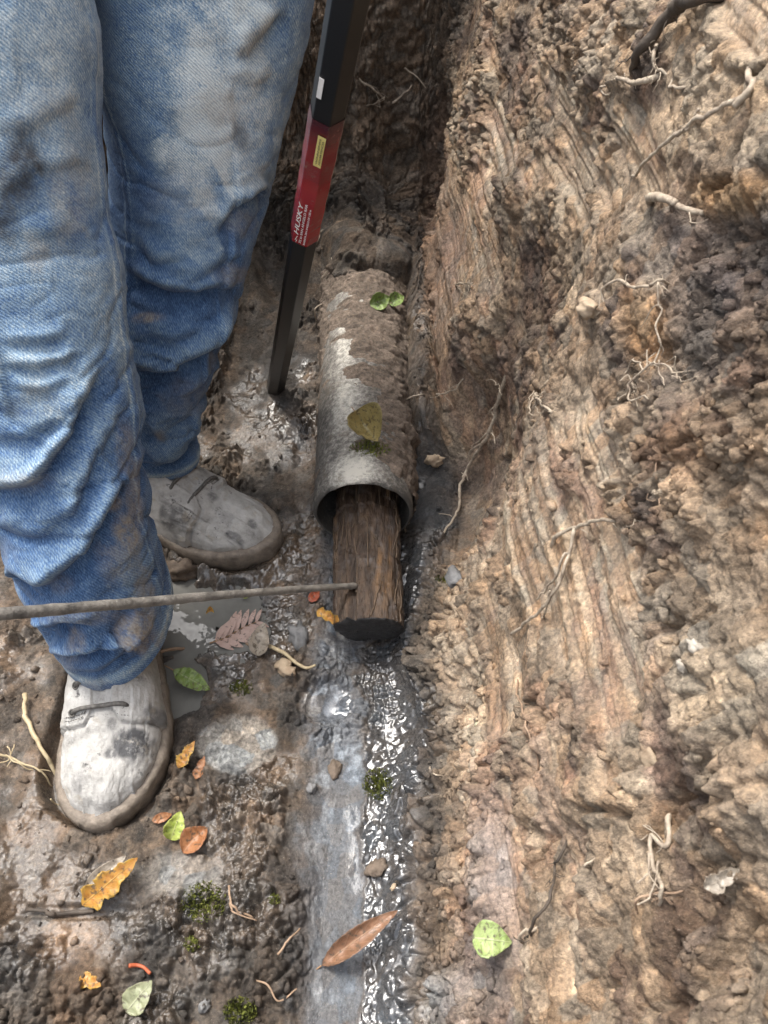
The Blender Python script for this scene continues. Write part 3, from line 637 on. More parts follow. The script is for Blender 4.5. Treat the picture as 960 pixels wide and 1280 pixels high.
    Wv = O+rp[:, :1]*fx+rp[:, 1:2]*fy+rp[:, 2:]*np.array([0, 0, 1.0])
    so = mesh_np('sole', Wv, gridfaces(8, len(o), True), M_SOLE); so.parent = up
    # tongue under the laces
    g = np.linspace(0, 1, 24); h_ = np.linspace(-1, 1, 16); tv = []
    for a_ in g:
        for b_ in h_:
            sx = .48+.235*a_; tv.append((sx*L, b_*(.0155-.004*a_)+.004, float(np.interp(sx, s, Hh))+.0006-.0022*b_*b_))
    tv = np.array(tv); so = mesh_np('tongue', O+tv[:, :1]*fx+tv[:, 1:2]*fy+tv[:, 2:]*np.array([0, 0, 1.0]), gridfaces(24, 16), M_BOOT); so.parent = up
    attr(so, 'patch', np.full(len(tv), .25))
    for (s0, y0, s1_, y1) in laces:
        pp = []
        for k in np.linspace(0, 1, 14):
            sx = s0+(s1_-s0)*k; yv = y0+(y1-y0)*k; hz = float(np.interp(sx, s, Hh)); wz = float(np.interp(sx, s, Wd))
            zz = .022+(hz-.022)*(1-min(1, abs(yv)/wz)**2.5)**.36
            pp.append((sx*L, yv+.006, zz+.0048-(.004 if k in (0., 1.) else 0)+.0008*math.sin(9*k)))
        pp = np.array(pp); tv, tf = tube_np(O+pp[:, :1]*fx+pp[:, 1:2]*fy+pp[:, 2:]*np.array([0, 0, 1.0]), .0024, 8)
        so = mesh_np('lace', tv, tf, M_LACE); so.parent = up
        for e_, q_ in ((0, 2), (13, 11)):                                   # eyelets the lace runs into
            c_ = O+pp[e_, 0]*fx+pp[e_, 1]*fy+(pp[e_, 2]+.0018)*np.array([0, 0, 1.0]); nz = np.array([0, 0, 1.0])*.8+fx*.4+fy*(.35 if pp[e_, 1] > .006 else -.35); nz /= np.linalg.norm(nz)
            u1 = np.cross(nz, fx); u1 /= np.linalg.norm(u1); u2 = np.cross(nz, u1); an = np.linspace(0, 2*np.pi, 17)
            tv, tf = tube_np(c_+.0034*(np.cos(an)[:, None]*u1+np.sin(an)[:, None]*u2), .0010, 6, False); so = mesh_np('eyelet', tv, tf, M_EYE); so.parent = up
    # stitching along the front edge of the flaps
    sv, sf, so_ = [], [], 0
    for row in (.0040, .0072):
        for sgn in (-1, 1):
            for yq in np.arange(.014, .041, .0030):
                pts_ = []
                for dy in (0, .0018):
                    yv = sgn*(yq+dy); xx = .735*L-.35*max(0, yq+dy-.030)-1.44*max(0, .018-yq-dy)-row; hz = float(np.interp(xx/L, s, Hh)); wz = float(np.interp(xx/L, s, Wd))
                    zz = .022+(hz-.022)*(1-min(.995, abs(yv)/wz)**2.5)**.36; pts_.append(O+xx*fx+(yv+.007)*fy+np.array([0, 0, zz+.0036]))
                tv, tf = tube_np(np.array([pts_[0], (pts_[0]+pts_[1])/2+np.array([0, 0, .0003]), pts_[1]]), .00055, 4); sv.append(tv); sf.append(tf+so_); so_ += len(tv)
    so = mesh_np('stitching', np.concatenate(sv), np.concatenate(sf), M_LACE); so.parent = up; so['kind'] = 'stuff'
    return up
boot(HEEL_A, TOE_A-HEEL_A, 1, [(.80, .030, .016, .018, 1.0), (.74, .010, .006, .006, .8), (.83, .012, .007, .006, .8), (.70, .043, .01, .008, .7), (.9, -.02, .012, .01, .4)],
     [(.698, -.028, .690, .028), (.62, -.024, .615, .024)])
boot(HEEL_B, TOE_B-HEEL_B, -1, [(.74, -.004, .008, .008, .7), (.66, .036, .020, .010, .8), (.93, .004, .007, .007, .7), (.56, -.03, .03, .010, .6), (.9, .03, .012, .006, .6), (.84, .012, .010, .008, .35)],
     [(.705, -.030, .690, .028), (.62, -.024, .61, .024)])
# ------------------------------------------------------------------ pipe with a log stuck in its mouth
def pipe_material():
    m, t, b = newmat('dirty_pipe')
    n = noise(t, 30, 7, .7); n2 = noise(t, 150, 8, .78); pale = attrn(t, 'pale')
    f = math_n(t, 'ADD', pale, math_n(t, 'MULTIPLY', math_n(t, 'SUBTRACT', n2, .5), 2.2), True)
    c = ramp(t, f, [(.12, (.080, .074, .066)), (.40, (.19, .175, .155)), (.66, (.36, .34, .30)), (.95, (.62, .585, .51))])
    c = mix(t, ramp(t, n, [(.54, (0,)*3), (.66, (.8,)*3)]), c, (.15, .12, .09)); t.links.new(c, b.inputs['Base Color'])
    t.links.new(ramp(t, n2, [(.3, (.5,)*3), (.7, (.9,)*3)]), b.inputs['Roughness']); b.inputs['Specular IOR Level'].default_value = .25; bump(t, b, math_n(t, 'ADD', n2, noise(t, 500, 4)), .0022, .8); return m
M_PIPE = pipe_material()
PY0, PY1, PXC, PZC, PR = .628, 1.16, -.026, .046, .0625
pipe = empty('drain_pipe', (PXC, PY0, PZC-PR)); tag(pipe, 'old grey drain pipe half buried in mud with a log in its mouth', 'pipe')
nL, nC = 220, 200
ty = np.linspace(0, 1, nL); th = np.linspace(-.5*np.pi, 1.5*np.pi, nC, endpoint=False)
TH, TY = np.meshgrid(th, ty); yy = PY0+(PY1-PY0)*TY; xc = PXC-.010*TY
Pn = np.stack([np.cos(TH)*PR, yy, np.sin(TH)*PR], -1).reshape(-1, 3)
chip = .0022*vnoise3(Pn*np.array([1, 0, 1]), .016, 3).reshape(nL, nC)*(1-sstep(0, .02, TY))
rr = PR+.0006*vnoise3(Pn, .02, 4).reshape(nL, nC)-.004*(1-sstep(0, .012, TY))**2
V = np.stack([xc+rr*np.cos(TH), yy+chip, PZC+rr*np.sin(TH)], -1)
ri = PR-.0048; Vi = np.stack([xc[:60]+ri*np.cos(TH[:60]), yy[:60]+chip[:60]+.001, PZC+ri*np.sin(TH[:60])], -1)
Vall = np.concatenate([Vi[::-1].reshape(-1, 3), V.reshape(-1, 3)])
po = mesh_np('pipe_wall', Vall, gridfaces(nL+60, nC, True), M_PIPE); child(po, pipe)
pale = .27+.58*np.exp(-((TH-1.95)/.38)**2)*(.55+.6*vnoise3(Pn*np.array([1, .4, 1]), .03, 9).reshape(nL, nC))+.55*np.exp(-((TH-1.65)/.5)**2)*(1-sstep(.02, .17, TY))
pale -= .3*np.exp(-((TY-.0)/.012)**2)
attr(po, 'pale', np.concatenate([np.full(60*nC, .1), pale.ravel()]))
# soil lying on the pipe: a crust with its own crumbs
b3 = np.clip(vnoise3(Pn, .012, 12), 0, 1).reshape(nL, nC)*.6+np.clip(vnoise3(Pn, .006, 13), 0, 1).reshape(nL, nC)*.4
cov = .40+.9*sstep(.2, .85, TY+.15*vnoise3(Pn, .06, 14).reshape(nL, nC))+.75*(1-sstep(.65, 1.35, TH))-.55+.9*vnoise3(Pn, .04, 15).reshape(nL, nC)*.6-.6*np.exp(-((TH-2.2)/.45)**2)-.5*(1-sstep(.02, .09, TY))
rfp = 1-2*np.abs(vnoise3(Pn, .016, 16)).reshape(nL, nC)-.8*np.abs(vnoise3(Pn, .008, 17)).reshape(nL, nC)
thick = np.clip(cov, -.5, 1)*.008+(.008*(b3-.12)+.0045*rfp)*np.clip(cov+.35, 0, 1)
rr2 = PR+np.clip(thick, -.002, .02)
V2 = np.stack([xc+rr2*np.cos(TH), yy, PZC+rr2*np.sin(TH)], -1)[8:]
crust = mesh_np('soil_crust', V2.reshape(-1, 3), gridfaces(nL-8, nC, True), M_SOIL); child(crust, pipe)
cc = np.array([.20, .155, .12])*(.7+.8*b3[8:, :, None]+.25*vnoise3(Pn, .01, 19).reshape(nL, nC)[8:, :, None]); attr(crust, 'soil', np.clip(cc, .03, .5).reshape(-1, 3)); attr(crust, 'wet', np.full((nL-8)*nC, .2))

def wood_material():
    m, t, b = newmat('wet_wood')
    tc = t.nodes.new('ShaderNodeTexCoord'); mp = t.nodes.new('ShaderNodeMapping'); mp.inputs['Scale'].default_value = (1, .16, 1); t.links.new(tc.outputs['Object'], mp.inputs['Vector'])
    n = noise(t, 130, 8, .7, mp.outputs[0]); n2 = noise(t, 28, 5, .6, mp.outputs[0]); n3 = noise(t, 420, 5, .7, mp.outputs[0])
    c = ramp(t, n, [(.28, (.012, .008, .006)), (.45, (.044, .028, .019)), (.60, (.100, .065, .042)), (.78, (.22, .155, .10))])
    c = mix(t, ramp(t, n2, [(.58, (0,)*3), (.68, (.7,)*3)]), c, (.30, .165, .070)); c = mix(t, ramp(t, noise(t, 45, 4), [(.56, (0,)*3), (.7, (.55,)*3)]), c, (.16, .14, .13))
    t.links.new(c, b.inputs['Base Color']); t.links.new(ramp(t, n3, [(.3, (.18,)*3), (.7, (.55,)*3)]), b.inputs['Roughness'])
    bump(t, b, math_n(t, 'ADD', n, n3), .003, .9); return m
M_WOOD = wood_material(); M_END = simple('wet_log_end', (.012, .012, .013), (.035, .033, .032), 160, (.25, .6), .0012)
LC, LZ, LR = -.016, .030, .0385
log = empty('log', (LC, .46, LZ-LR)); tag(log, 'wet brown log poking out of the pipe mouth, end sawn off dark', 'log')
nL, nC = 200, 180; ty = np.linspace(0, 1, nL); th = np.linspace(0, 2*np.pi, nC, endpoint=False); TH, TY = np.meshgrid(th, ty)
Pn = np.stack([np.cos(TH)*.037, TY*.34*.24, np.sin(TH)*.037], -1).reshape(-1, 3)
g = lambda c, sd: vnoise3(Pn, c, sd).reshape(nL, nC)
rr = LR*(1+.02*np.cos(2*TH+1)+.0*TY)+.0032*g(.020, 41)+.0016*(1-2*np.abs(g(.011, 42)))+.0012*g(.004, 43)-.0055*np.exp(-((TH-2.05)/.07)**2)*(1-.3*TY)+.003*sstep(2.05, 2.15, TH)*(1-sstep(3.2, 3.4, TH))
yy = .472+.33*TY-.006*np.sin(TH)*(1-TY)+.0008*g(.012, 44)*(1-TY)
V = np.stack([LC+rr*np.cos(TH)-.006*TY, yy, LZ+.91*rr*np.sin(TH)], -1)
LOGV = V.copy()
child(mesh_np('bark_stem', V.reshape(-1, 3), gridfaces(nL, nC, True), M_WOOD), log)
M_FIB = simple('wood_fibre', (.030, .020, .013), (.135, .088, .052), 200, (.5, .8), .0003); rfb = np.random.RandomState(9)
for _k in range(26):                                                       # loose fibres along the log
    t0, a0 = rfb.uniform(.0, .55), rfb.uniform(.35, 2.75); ln = rfb.uniform(.06, .28); da = rfb.uniform(-.35, .35)*(1.6 if rfb.rand() < .25 else .4); q_ = []
    for f_ in np.linspace(0, 1, 10):
        ii = min(nL-1, int((t0+ln*f_)*(nL-1))); jj = int(((a0+da*f_) % (2*np.pi))/(2*np.pi)*nC) % nC; c0 = np.array([LC-.006*ty[ii], V[ii, jj][1], LZ]); d_ = V[ii, jj]-c0
        q_.append(c0+d_*(1+.012+.03*math.sin(math.pi*f_)*rfb.rand()))
    tv, tf = tube_np(smooth_poly(q_, 16), np.linspace(.0009, .0004, 16)*rfb.uniform(.7, 1.5), 5 if False else 6); child(mesh_np('fibre', tv, tf, M_FIB), log)
ring = V[0]; cen = ring.mean(0); rows = [ring+(cen-ring)*0, ring+(cen-ring)*.02-np.array([0, .0015, 0])]
for k in (.2, .4, .6, .8, .99): rows.append(ring+(cen-ring)*k-np.array([0, .0015, 0]))
E = np.array(rows); ep = E.reshape(-1, 3); ep[:, 1] += .0012*vnoise3(ep, .006, 51)
child(mesh_np('sawn_end', ep, gridfaces(len(rows), nC, True)[:, ::-1], M_END), log)

# ------------------------------------------------------------------ digging bar leaning out of the mud
M_BLACK, tB, bB = newmat('black_paint')
_tc = tB.nodes.new('ShaderNodeTexCoord'); _sx = tB.nodes.new('ShaderNodeSeparateXYZ'); tB.links.new(_tc.outputs['Object'], _sx.inputs[0])
_mz = math_n(tB, 'ADD', math_n(tB, 'MULTIPLY', math_n(tB, 'SUBTRACT', .10, _sx.outputs[2]), 3.0), math_n(tB, 'MULTIPLY', math_n(tB, 'SUBTRACT', noise(tB, 70, 7, .7), .5), 3.2))
_mm = ramp(tB, _mz, [(.35, (0,)*3), (.6, (.9,)*3)]); tB.links.new(mix(tB, _mm, (.006, .006, .0065), (.13, .10, .075)), bB.inputs['Base Color'])
tB.links.new(mix(tB, _mm, (.36,)*3, (.8,)*3), bB.inputs['Roughness']); bump(tB, bB, _mm, .0008, .8)
M_RED, tR, bR = newmat('red_label')
tcR = attrn(tR, 'cloth', 'Vector'); sx = tR.nodes.new('ShaderNodeSeparateXYZ'); tR.links.new(tcR, sx.inputs[0])
wR = tR.nodes.new('ShaderNodeTexWave'); wR.inputs['Scale'].default_value = 95; wR.bands_direction = 'DIAGONAL'; tR.links.new(tcR, wR.inputs['Vector'])
hm = math_n(tR, 'MULTIPLY', ramp(tR, wR.outputs['Fac'], [(.55, (0,)*3), (.7, (1,)*3)]), ramp(tR, sx.outputs[1], [(.50, (0,)*3), (.62, (.9,)*3)]))
cR = mix(tR, hm, (.30, .012, .016), (.020, .006, .008)); cR = mix(tR, ramp(tR, sx.outputs[1], [(.80, (0,)*3), (.98, (.85,)*3)]), cR, (.030, .010, .014))
cR = mix(tR, ramp(tR, noise(tR, 90, 5), [(.62, (0,)*3), (.72, (.5,)*3)]), cR, (.20, .14, .11)); tR.links.new(cR, bR.inputs['Base Color']); bR.inputs['Roughness'].default_value = .25
bR.inputs['Coat Weight'].default_value = .6; bR.inputs['Coat Roughness'].default_value = .12
M_WHITE = simple('white_ink', (.72, .70, .68), (.82, .80, .78), 200, (.4, .5), 0); M_YEL = simple('yellow_sticker', (.62, .52, .16), (.72, .62, .24), 200, (.3, .4), 0); M_INK = simple('black_ink', (.03, .03, .02), (.06, .05, .03), 200, (.4, .5), 0)
B0 = GZ(343, 492, 0.0); B1 = PD(395, 215, .665); bt = (B1-B0).normalized(); BLEN = 1.83; BR = .0140
bar = empty('digging_bar', B0); tag(bar, 'long black hexagonal digging bar with a red label, stuck in the mud', 'digging bar')
vd = (CAMP-B1).normalized(); cdir = (vd-bt*vd.dot(bt)).normalized(); rdir = bt.cross(cdir).normalized()          # rdir: towards the right as one reads the label
if rdir.x < 0: rdir = -rdir
f0 = (cdir*math.cos(math.radians(14))-rdir*math.sin(math.radians(14))).normalized(); r0 = (rdir*math.cos(math.radians(14))+cdir*math.sin(math.radians(14))).normalized()
def hexring(c, R): return [c+(r0*math.cos(a)+f0*math.sin(a))*R for a in [math.radians(60+60*k) for k in range(6)]]
def hexbar(stations, mat, name, parent, bev=.0009):
    """hexagonal bar with rounded edges along bt: stations (t, circumradius)"""
    rows = []
    for tpos, R in stations:
        h6 = hexring(B0+bt*tpos, R); r_ = []
        for k in range(6):
            p, pn, pp = h6[k], h6[(k+1) % 6], h6[k-1]; b_ = min(bev, R*.3)
            r_ += [p+(pp-p).normalized()*b_, p+((pp-p).normalized()+(pn-p).normalized())*b_*.28, p+(pn-p).normalized()*b_]
        rows.append([tuple(v) for v in r_])
    V = np.array(rows); o = mesh_np(name, V.reshape(-1, 3), gridfaces(len(rows), 18, True), mat, False); child(o, parent); return o, V
hexbar([(-.16, .002), (-.12, .006), (-.02, BR)]+[(k, BR) for k in np.linspace(.0, BLEN-.2, 12)]+[(BLEN-.17, BR*.9), (BLEN-.165, .001)], M_BLACK, 'shaft', bar)
def t_at(py):
    lo, hi = 0.0, .75
    for _ in range(50):
        m_ = (lo+hi)/2
        if proj(np.array(B0+bt*m_))[1] > py: lo = m_
        else: hi = m_
    return lo
tl0, tl1 = t_at(292), t_at(138); LL = tl1-tl0
lab, Vl = hexbar([(tl0+LL*k/14, BR+.0007+.0003*math.sin(k*2.1)) for k in range(15)], M_RED, 'red_label', bar)
cl = np.zeros((15, 18, 3)); cl[..., 1] = (np.arange(15)/14)[:, None]; cl[..., 0] = (np.arange(18)/18*.6)[None]; attr(lab, 'cloth', cl.reshape(-1, 3))
FA_ = BR*math.cos(math.pi/6)+.0017
def face_pt(t, side, lift=0.0): return B0+bt*t+f0*(FA_+lift)+r0*side
def plate(name, t0, t1, s0, s1, mat, parent, lift=.0002, th=.0003):
    P8 = [face_pt(a, b_, lift+c) for c in (0, th) for (a, b_) in ((t0, s0), (t0, s1), (t1, s1), (t1, s0))]
    o = mesh_np(name, np.array([tuple(p) for p in P8]), np.array([[0, 1, 2, 3], [4, 7, 6, 5], [0, 4, 5, 1], [1, 5, 6, 2], [2, 6, 7, 3], [3, 7, 4, 0]]), mat, False); o.parent = parent
    o.matrix_parent_inverse = parent.matrix_parent_inverse if parent is bar else Matrix.Identity(4)
    if parent is bar: child(o, bar)
    return o
def lettering(txt, t0, t1, side, size, mat, parent, shear=0.0, lift=.0005):
    cu = bpy.data.curves.new('lettering', 'FONT'); cu.body = txt; cu.size = size; cu.shear = shear; cu.extrude = .00005; cu.offset = .00004*(size/.004)
    tmp = bpy.data.objects.new('lettering', cu); C.objects.link(tmp); dg = bpy.context.evaluated_depsgraph_get(); me = bpy.data.meshes.new_from_object(tmp.evaluated_get(dg))
    bpy.data.objects.remove(tmp)
    n = len(me.vertices); co = np.zeros(n*3, np.float32); me.vertices.foreach_get('co', co); co = co.reshape(-1, 3)
    sc = (t1-t0)/(co[:, 0].max()-co[:, 0].min()); xx = (co[:, 0]-co[:, 0].min())*sc
    W = np.array([tuple(face_pt(t0+a, side-b_, lift+c)) for a, b_, c in zip(xx, co[:, 1], co[:, 2])], np.float32)
    me.vertices.foreach_set('co', W.ravel()); me.update(); me.materials.clear(); me.materials.append(mat)
    o = bpy.data.objects.new('lettering', me); C.objects.link(o); o.parent = parent; return o
lettering('HUSKY', tl0+LL*.10, tl0+LL*.40, -.0022, .0062, M_WHITE, lab, .25)
lettering('72 in SAN ANGELO BAR', tl0+LL*.03, tl0+LL*.40, .0018, .0031, M_WHITE, lab)
lettering('BARRETA SAN ANGELO DE 1,83 m', tl0+LL*.03, tl0+LL*.37, .0058, .0024, M_WHITE, lab)
# emblem before the name: a slanted zigzag stroke
zz = [(.015, -.0052), (.05, -.0040), (.045, -.0056), (.09, -.0040), (.085, -.0048), (.04, -.0066), (.045, -.0050)]
me = np.array([tuple(face_pt(tl0+LL*a, b_+.0018, .0006)) for a, b_ in zz]); o = mesh_np('emblem', me, np.array([[0, 1, 2, 6], [2, 3, 4, 5], [6, 2, 5, 5]])[:2], M_WHITE, False); o.parent = lab
ys = plate('yellow_sticker', tl0+LL*.72, tl0+LL*.93, .0000, .0066, M_YEL, bar)
for k, (a, b_) in enumerate(((.735, .915), (.74, .91))): lettering(('WARNING', 'ADVERTENCIA')[k], tl0+LL*a, tl0+LL*b_, .0030+.0026*k, .0020, M_INK, ys, 0, .0008)
tw0, tw1 = t_at(110), t_at(85)
plate('white_sticker', tw0, tw1, -.0068, -.0030, M_WHITE, bar, -.0010)

# ------------------------------------------------------------------ thin mud-caked rod held across the shin, its tip against the log
M_ROD = simple('muddy_rod', (.028, .025, .022), (.30, .275, .24), 38, (.35, .8), .0018, bscale=260)
R0 = Vector((-.052, .545, .045)); R0 = PD(447, 732, .895); R1 = PD(0, 766, .585); R2 = R1+(R1-R0)*.9
pp = np.array([tuple(R0.lerp(R2, k)) for k in np.linspace(0, 1, 220)]); pp[:, 2] += .0015*np.sin(np.linspace(0, 9, 220))
rv, rf = tube_np(pp, np.concatenate([[.0015, .0032], np.linspace(.0036, .0060, 218)])*(1+.05*vnoise3(pp, .05, 3)), 14)
tag(mesh_np('rod', rv+.0006*np.stack([vnoise3(rv, .008, k) for k in (1, 2, 3)], 1), rf, M_ROD), 'thin mud-caked grey rod across the shin, tip touching the log', 'rod')

# ------------------------------------------------------------------ water
def water_material(name, c, rough, bsc, bd):
    m, t, b = newmat(name)
    t.links.new(ramp(t, noise(t, 22, 5), [(.3, tuple(.8*x for x in c)), (.7, tuple(1.2*x for x in c))]), b.inputs['Base Color'])
    b.inputs['Roughness'].default_value = rough; b.inputs['IOR'].default_value = 1.33; b.inputs['Specular IOR Level'].default_value = .5
    bump(t, b, noise(t, bsc, 3), bd, .5); return m
def water_sheet(name, pts, z, mat, label):
    c = np.mean(pts, 0); n = 64; q = smooth_poly(np.array(pts+pts[:1]), n+1)[:-1]; rows = [c+(q-c)*k for k in (.02, .2, .4, .6, .8, 1.0)]
    R_ = np.array(rows).reshape(-1, 2); V = np.concatenate([R_, np.full((len(R_), 1), z)], 1); V[:, 2] += .0002*vnoise3(V, .03, 5)
    o = mesh_np(name, V, gridfaces(6, n, True), mat)
    if sum((q[k][0]*q[(k+1) % n][1]-q[(k+1) % n][0]*q[k][1]) for k in range(n)) > 0: pass
    o['kind'] = 'structure'; o['label'] = label; return o
M_PUD = water_material('murky_water', (.165, .162, .148), .03, 25, .002)
gp = lambda x, y, z: tuple(GZ(x, y, z)[:2])
water_sheet('puddle', [gp(x, y, PUDZ) for x, y in ((170, 720), (235, 668), (330, 700), (385, 740), (372, 812), (300, 845), (262, 905), (205, 900), (180, 830))], PUDZ, M_PUD, 'murky grey puddle between the boots')
# ------------------------------------------------------------------ leaves, twigs, roots, moss, stones
# where things lie: the ground together with the pipe, its soil and the log
def _polys(V): return [tuple(v) for v in V.reshape(-1, 3)], gridfaces(V.shape[0], V.shape[1]).tolist()
pv, pf = [], []
for G_ in (Pc, V2[::3, ::3], LOGV[::4, ::4]):
    v_, f_ = _polys(G_); pf += [[i+len(pv) for i in q] for q in f_]; pv += v_
BV = BVHTree.FromPolygons(pv, pf)
def leaf_material(name, c1, c2, edge, vein):
    m, t, b = newmat(name)
    lc = attrn(t, 'leafco', 'Vector'); sx = t.nodes.new('ShaderNodeSeparateXYZ'); t.links.new(lc, sx.inputs[0])
    c = ramp(t, noise(t, 120, 6, .65), [(.32, c1), (.68, c2)]); ab = math_n(t, 'ABSOLUTE', sx.outputs[0])
    c = mix(t, math_n(t, 'MULTIPLY', ramp(t, ab, [(.55, (0,)*3), (1, (1,)*3)]), noise(t, 60, 3)), c, edge)
    wv = math_n(t, 'SINE', math_n(t, 'MULTIPLY', math_n(t, 'SUBTRACT', sx.outputs[1], math_n(t, 'MULTIPLY', ab, .22)), 50.0))
    vm = math_n(t, 'MAXIMUM', ramp(t, ab, [(.035, (1,)*3), (.075, (0,)*3)]), math_n(t, 'MULTIPLY', ramp(t, wv, [(.90, (0,)*3), (.98, (1,)*3)]), .5))
    c = mix(t, math_n(t, 'MULTIPLY', vm, .7), c, vein); c = mix(t, ramp(t, noise(t, 200, 4), [(.54, (0,)*3), (.64, (.85,)*3)]), c, (.10, .08, .06)); c = mix(t, 1.0, c, (.70, .67, .64), 'MULTIPLY')
    t.links.new(c, b.inputs['Base Color']); b.inputs['Roughness'].default_value = .42; bump(t, b, math_n(t, 'ADD', vm, noise(t, 300, 4)), .0008, .7)
    b.inputs['Subsurface Weight'].default_value = 0.0; return m
def leaf(name, base, tip, wpx, mat, label, prof='ovate', cup=.25, curl=.0, fold=0.0, lobes=0, lift=.003, twist=0.0, stem=.0, seed=1, group=None, arch=.06):
    """blade laid on the ground from base to tip (found on the ground), with midrib, cup and curl"""
    p0, n0 = S(*base, lift); p1, n1 = S(*tip, lift)
    da, db = [(q.y*CP+(CAM_H-q.z)*SP) for q in (p0, p1)]
    if abs(da-db) > .02: dm = min(da, db); p0, p1 = PD(*base, dm+.006*(da > db)), PD(*tip, dm+.006*(db > da))
    ax_ = p1-p0; L = ax_.length; ax_.normalize()
    n = (n0+n1).normalized()*.35+(CAMP-p0).normalized()*.65; n = (n-ax_*n.dot(ax_)).normalized(); sd_ = n.cross(ax_).normalized()
    d = (p0.y*CP+(CAM_H-p0.z)*SP); w = wpx*d/FPX/2; nt_, ns = 30, 15
    tt = np.linspace(0, 1, nt_); ss = np.linspace(-1, 1, ns); SS, TT = np.meshgrid(ss, tt)
    if prof == 'ovate': pr = np.sin(np.pi*np.clip(tt, 0, 1)**.72)**.8
    elif prof == 'lance': pr = np.sin(np.pi*tt**.85)**.75
    elif prof == 'strip': pr = np.minimum(1, 6*np.minimum(tt, 1-tt))**.5
    else: pr = np.sin(np.pi*tt)**.6
    pr = np.maximum(pr, .012)
    if lobes: pr = pr*(.60+.40*np.abs(np.sin(np.pi*lobes*tt)))*(1+.25*np.random.RandomState(seed).randn(nt_)*.25)
    Xs = SS*w*pr[:, None]; Pn = np.stack([Xs, TT*L, np.full_like(Xs, seed*.37)], -1).reshape(-1, 3)
    Hh = cup*np.abs(Xs)**1.5/np.sqrt(max(w, 1e-4))+arch*L*np.sin(np.pi*TT)+curl*L*(TT-.5)**2*2+.05*w*vnoise3(Pn, w*.6+1e-4, seed).reshape(Xs.shape)*4+twist*Xs*(TT-.5)*2
    if fold: Hh = np.where(SS*fold > 0, Hh+np.abs(Xs)*1.5, Hh); Xs = np.where(SS*fold > 0, Xs*.45, Xs)
    rag = .07*w*vnoise3(Pn, w*.35+1e-4, seed+4).reshape(Xs.shape)*np.abs(SS)
    V = np.array(p0)+(TT*L)[..., None]*np.array(ax_)+(Xs+rag)[..., None]*np.array(sd_)+Hh[..., None]*np.array(n)
    Vf = V.reshape(-1, 3)
    for k_, v_ in enumerate(Vf):                     # nowhere below the ground it lies on
        vv = Vector(v_)-CAMP; hit = BV.ray_cast(CAMP, vv.normalized())
        if hit[0] is not None and (hit[0]-CAMP).length < vv.length+.002: Vf[k_] = np.array(hit[0]-vv.normalized()*.0022)
    o = mesh_np(name, Vf, gridfaces(nt_, ns), mat); attr(o, 'leafco', np.stack([SS, TT, 0*TT], -1).reshape(-1, 3))
    md = o.modifiers.new('thickness', 'SOLIDIFY'); md.thickness = .0004; md.offset = 0
    if stem:
        q = [np.array(p0)-np.array(ax_)*stem*k+np.array(n)*.0008*(1-k) for k in np.linspace(0, 1, 6)]
        tv, tf = tube_np(q, .0007, 6); st_ = mesh_np('stalk', tv, tf, M_STALK); st_.parent = o
    tag(o, label, 'leaf', group); return o
M_STALK = simple('leaf_stalk', (.20, .11, .06), (.34, .22, .12), 200, (.5, .7), 0)
LM = leaf_material
m_green = LM('green_leaf', (.16, .27, .06), (.27, .38, .10), (.22, .30, .09), (.42, .50, .25)); m_pale = LM('pale_green_leaf', (.30, .42, .13), (.44, .54, .24), (.24, .36, .10), (.55, .62, .36))
m_lime = LM('lime_leaf', (.34, .46, .07), (.50, .58, .16), (.40, .45, .10), (.55, .60, .25)); m_olive = LM('olive_leaf', (.36, .29, .11), (.52, .44, .20), (.20, .17, .06), (.40, .36, .18))
m_brown = LM('brown_leaf', (.20, .105, .060), (.34, .19, .115), (.14, .075, .045), (.42, .27, .17)); m_orange = LM('orange_leaf', (.48, .20, .045), (.62, .34, .06), (.55, .42, .08), (.60, .40, .12))
m_rust = LM('rust_leaf', (.36, .15, .06), (.50, .25, .12), (.28, .11, .05), (.50, .30, .18)); m_pink = LM('dusty_pink_leaf', (.36, .22, .19), (.50, .34, .29), (.30, .17, .14), (.55, .40, .34))
m_beige = LM('beige_leaf', (.34, .30, .25), (.50, .46, .39), (.28, .22, .16), (.46, .40, .33)); m_red = LM('red_leaf', (.42, .075, .035), (.55, .14, .06), (.35, .08, .03), (.5, .2, .1))
m_sage = LM('sage_leaf', (.26, .30, .17), (.38, .41, .26), (.22, .22, .12), (.45, .47, .33))
leaf('green_leaf', (217, 838), (262, 863), 24, m_green, 'green leaf lying half in the murky puddle', 'lance', stem=.012, seed=2, lift=.008)
leaf('curled_leaf', (446, 518), (472, 556), 44, m_olive, 'curled olive leaf lying on top of the pipe', 'ovate', cup=2.0, curl=.8, stem=.012, seed=3, lift=.004)
leaf('dark_green_leaf', (463, 381), (487, 372), 22, m_green, 'crumpled green leaf on the soil over the pipe', 'ovate', cup=.8, seed=4, lift=.006)
leaf('dark_green_leaf', (486, 380), (505, 370), 18, m_green, 'small crumpled green leaf next to another on the soil over the pipe', 'ovate', cup=.8, seed=5, lift=.006)
leaf('oval_leaf', (590, 1172), (640, 1178), 42, m_pale, 'pale green oval leaf on the grey clay bank', 'ovate', cup=.35, seed=6, lift=.011, arch=.1)
leaf('willow_leaf', (402, 1207), (497, 1138), 26, m_brown, 'long narrow brown leaf lying across the channel', 'lance', cup=.9, seed=7, stem=.006, lift=.003)
leaf('autumn_leaf', (102, 1132), (172, 1072), 36, m_orange, 'large yellow and orange autumn leaf in front of the boot', 'ovate', cup=.3, lobes=3, seed=8, lift=.007)
leaf('folded_leaf', (106, 1110), (158, 1070), 18, m_beige, 'folded beige leaf lying on the large autumn leaf', 'lance', cup=.5, seed=9, lift=.010)
leaf('lime_leaf', (213, 1050), (226, 1014), 26, m_lime, 'bright lime leaf by the toe of the boot', 'ovate', cup=.6, seed=10, lift=.004)
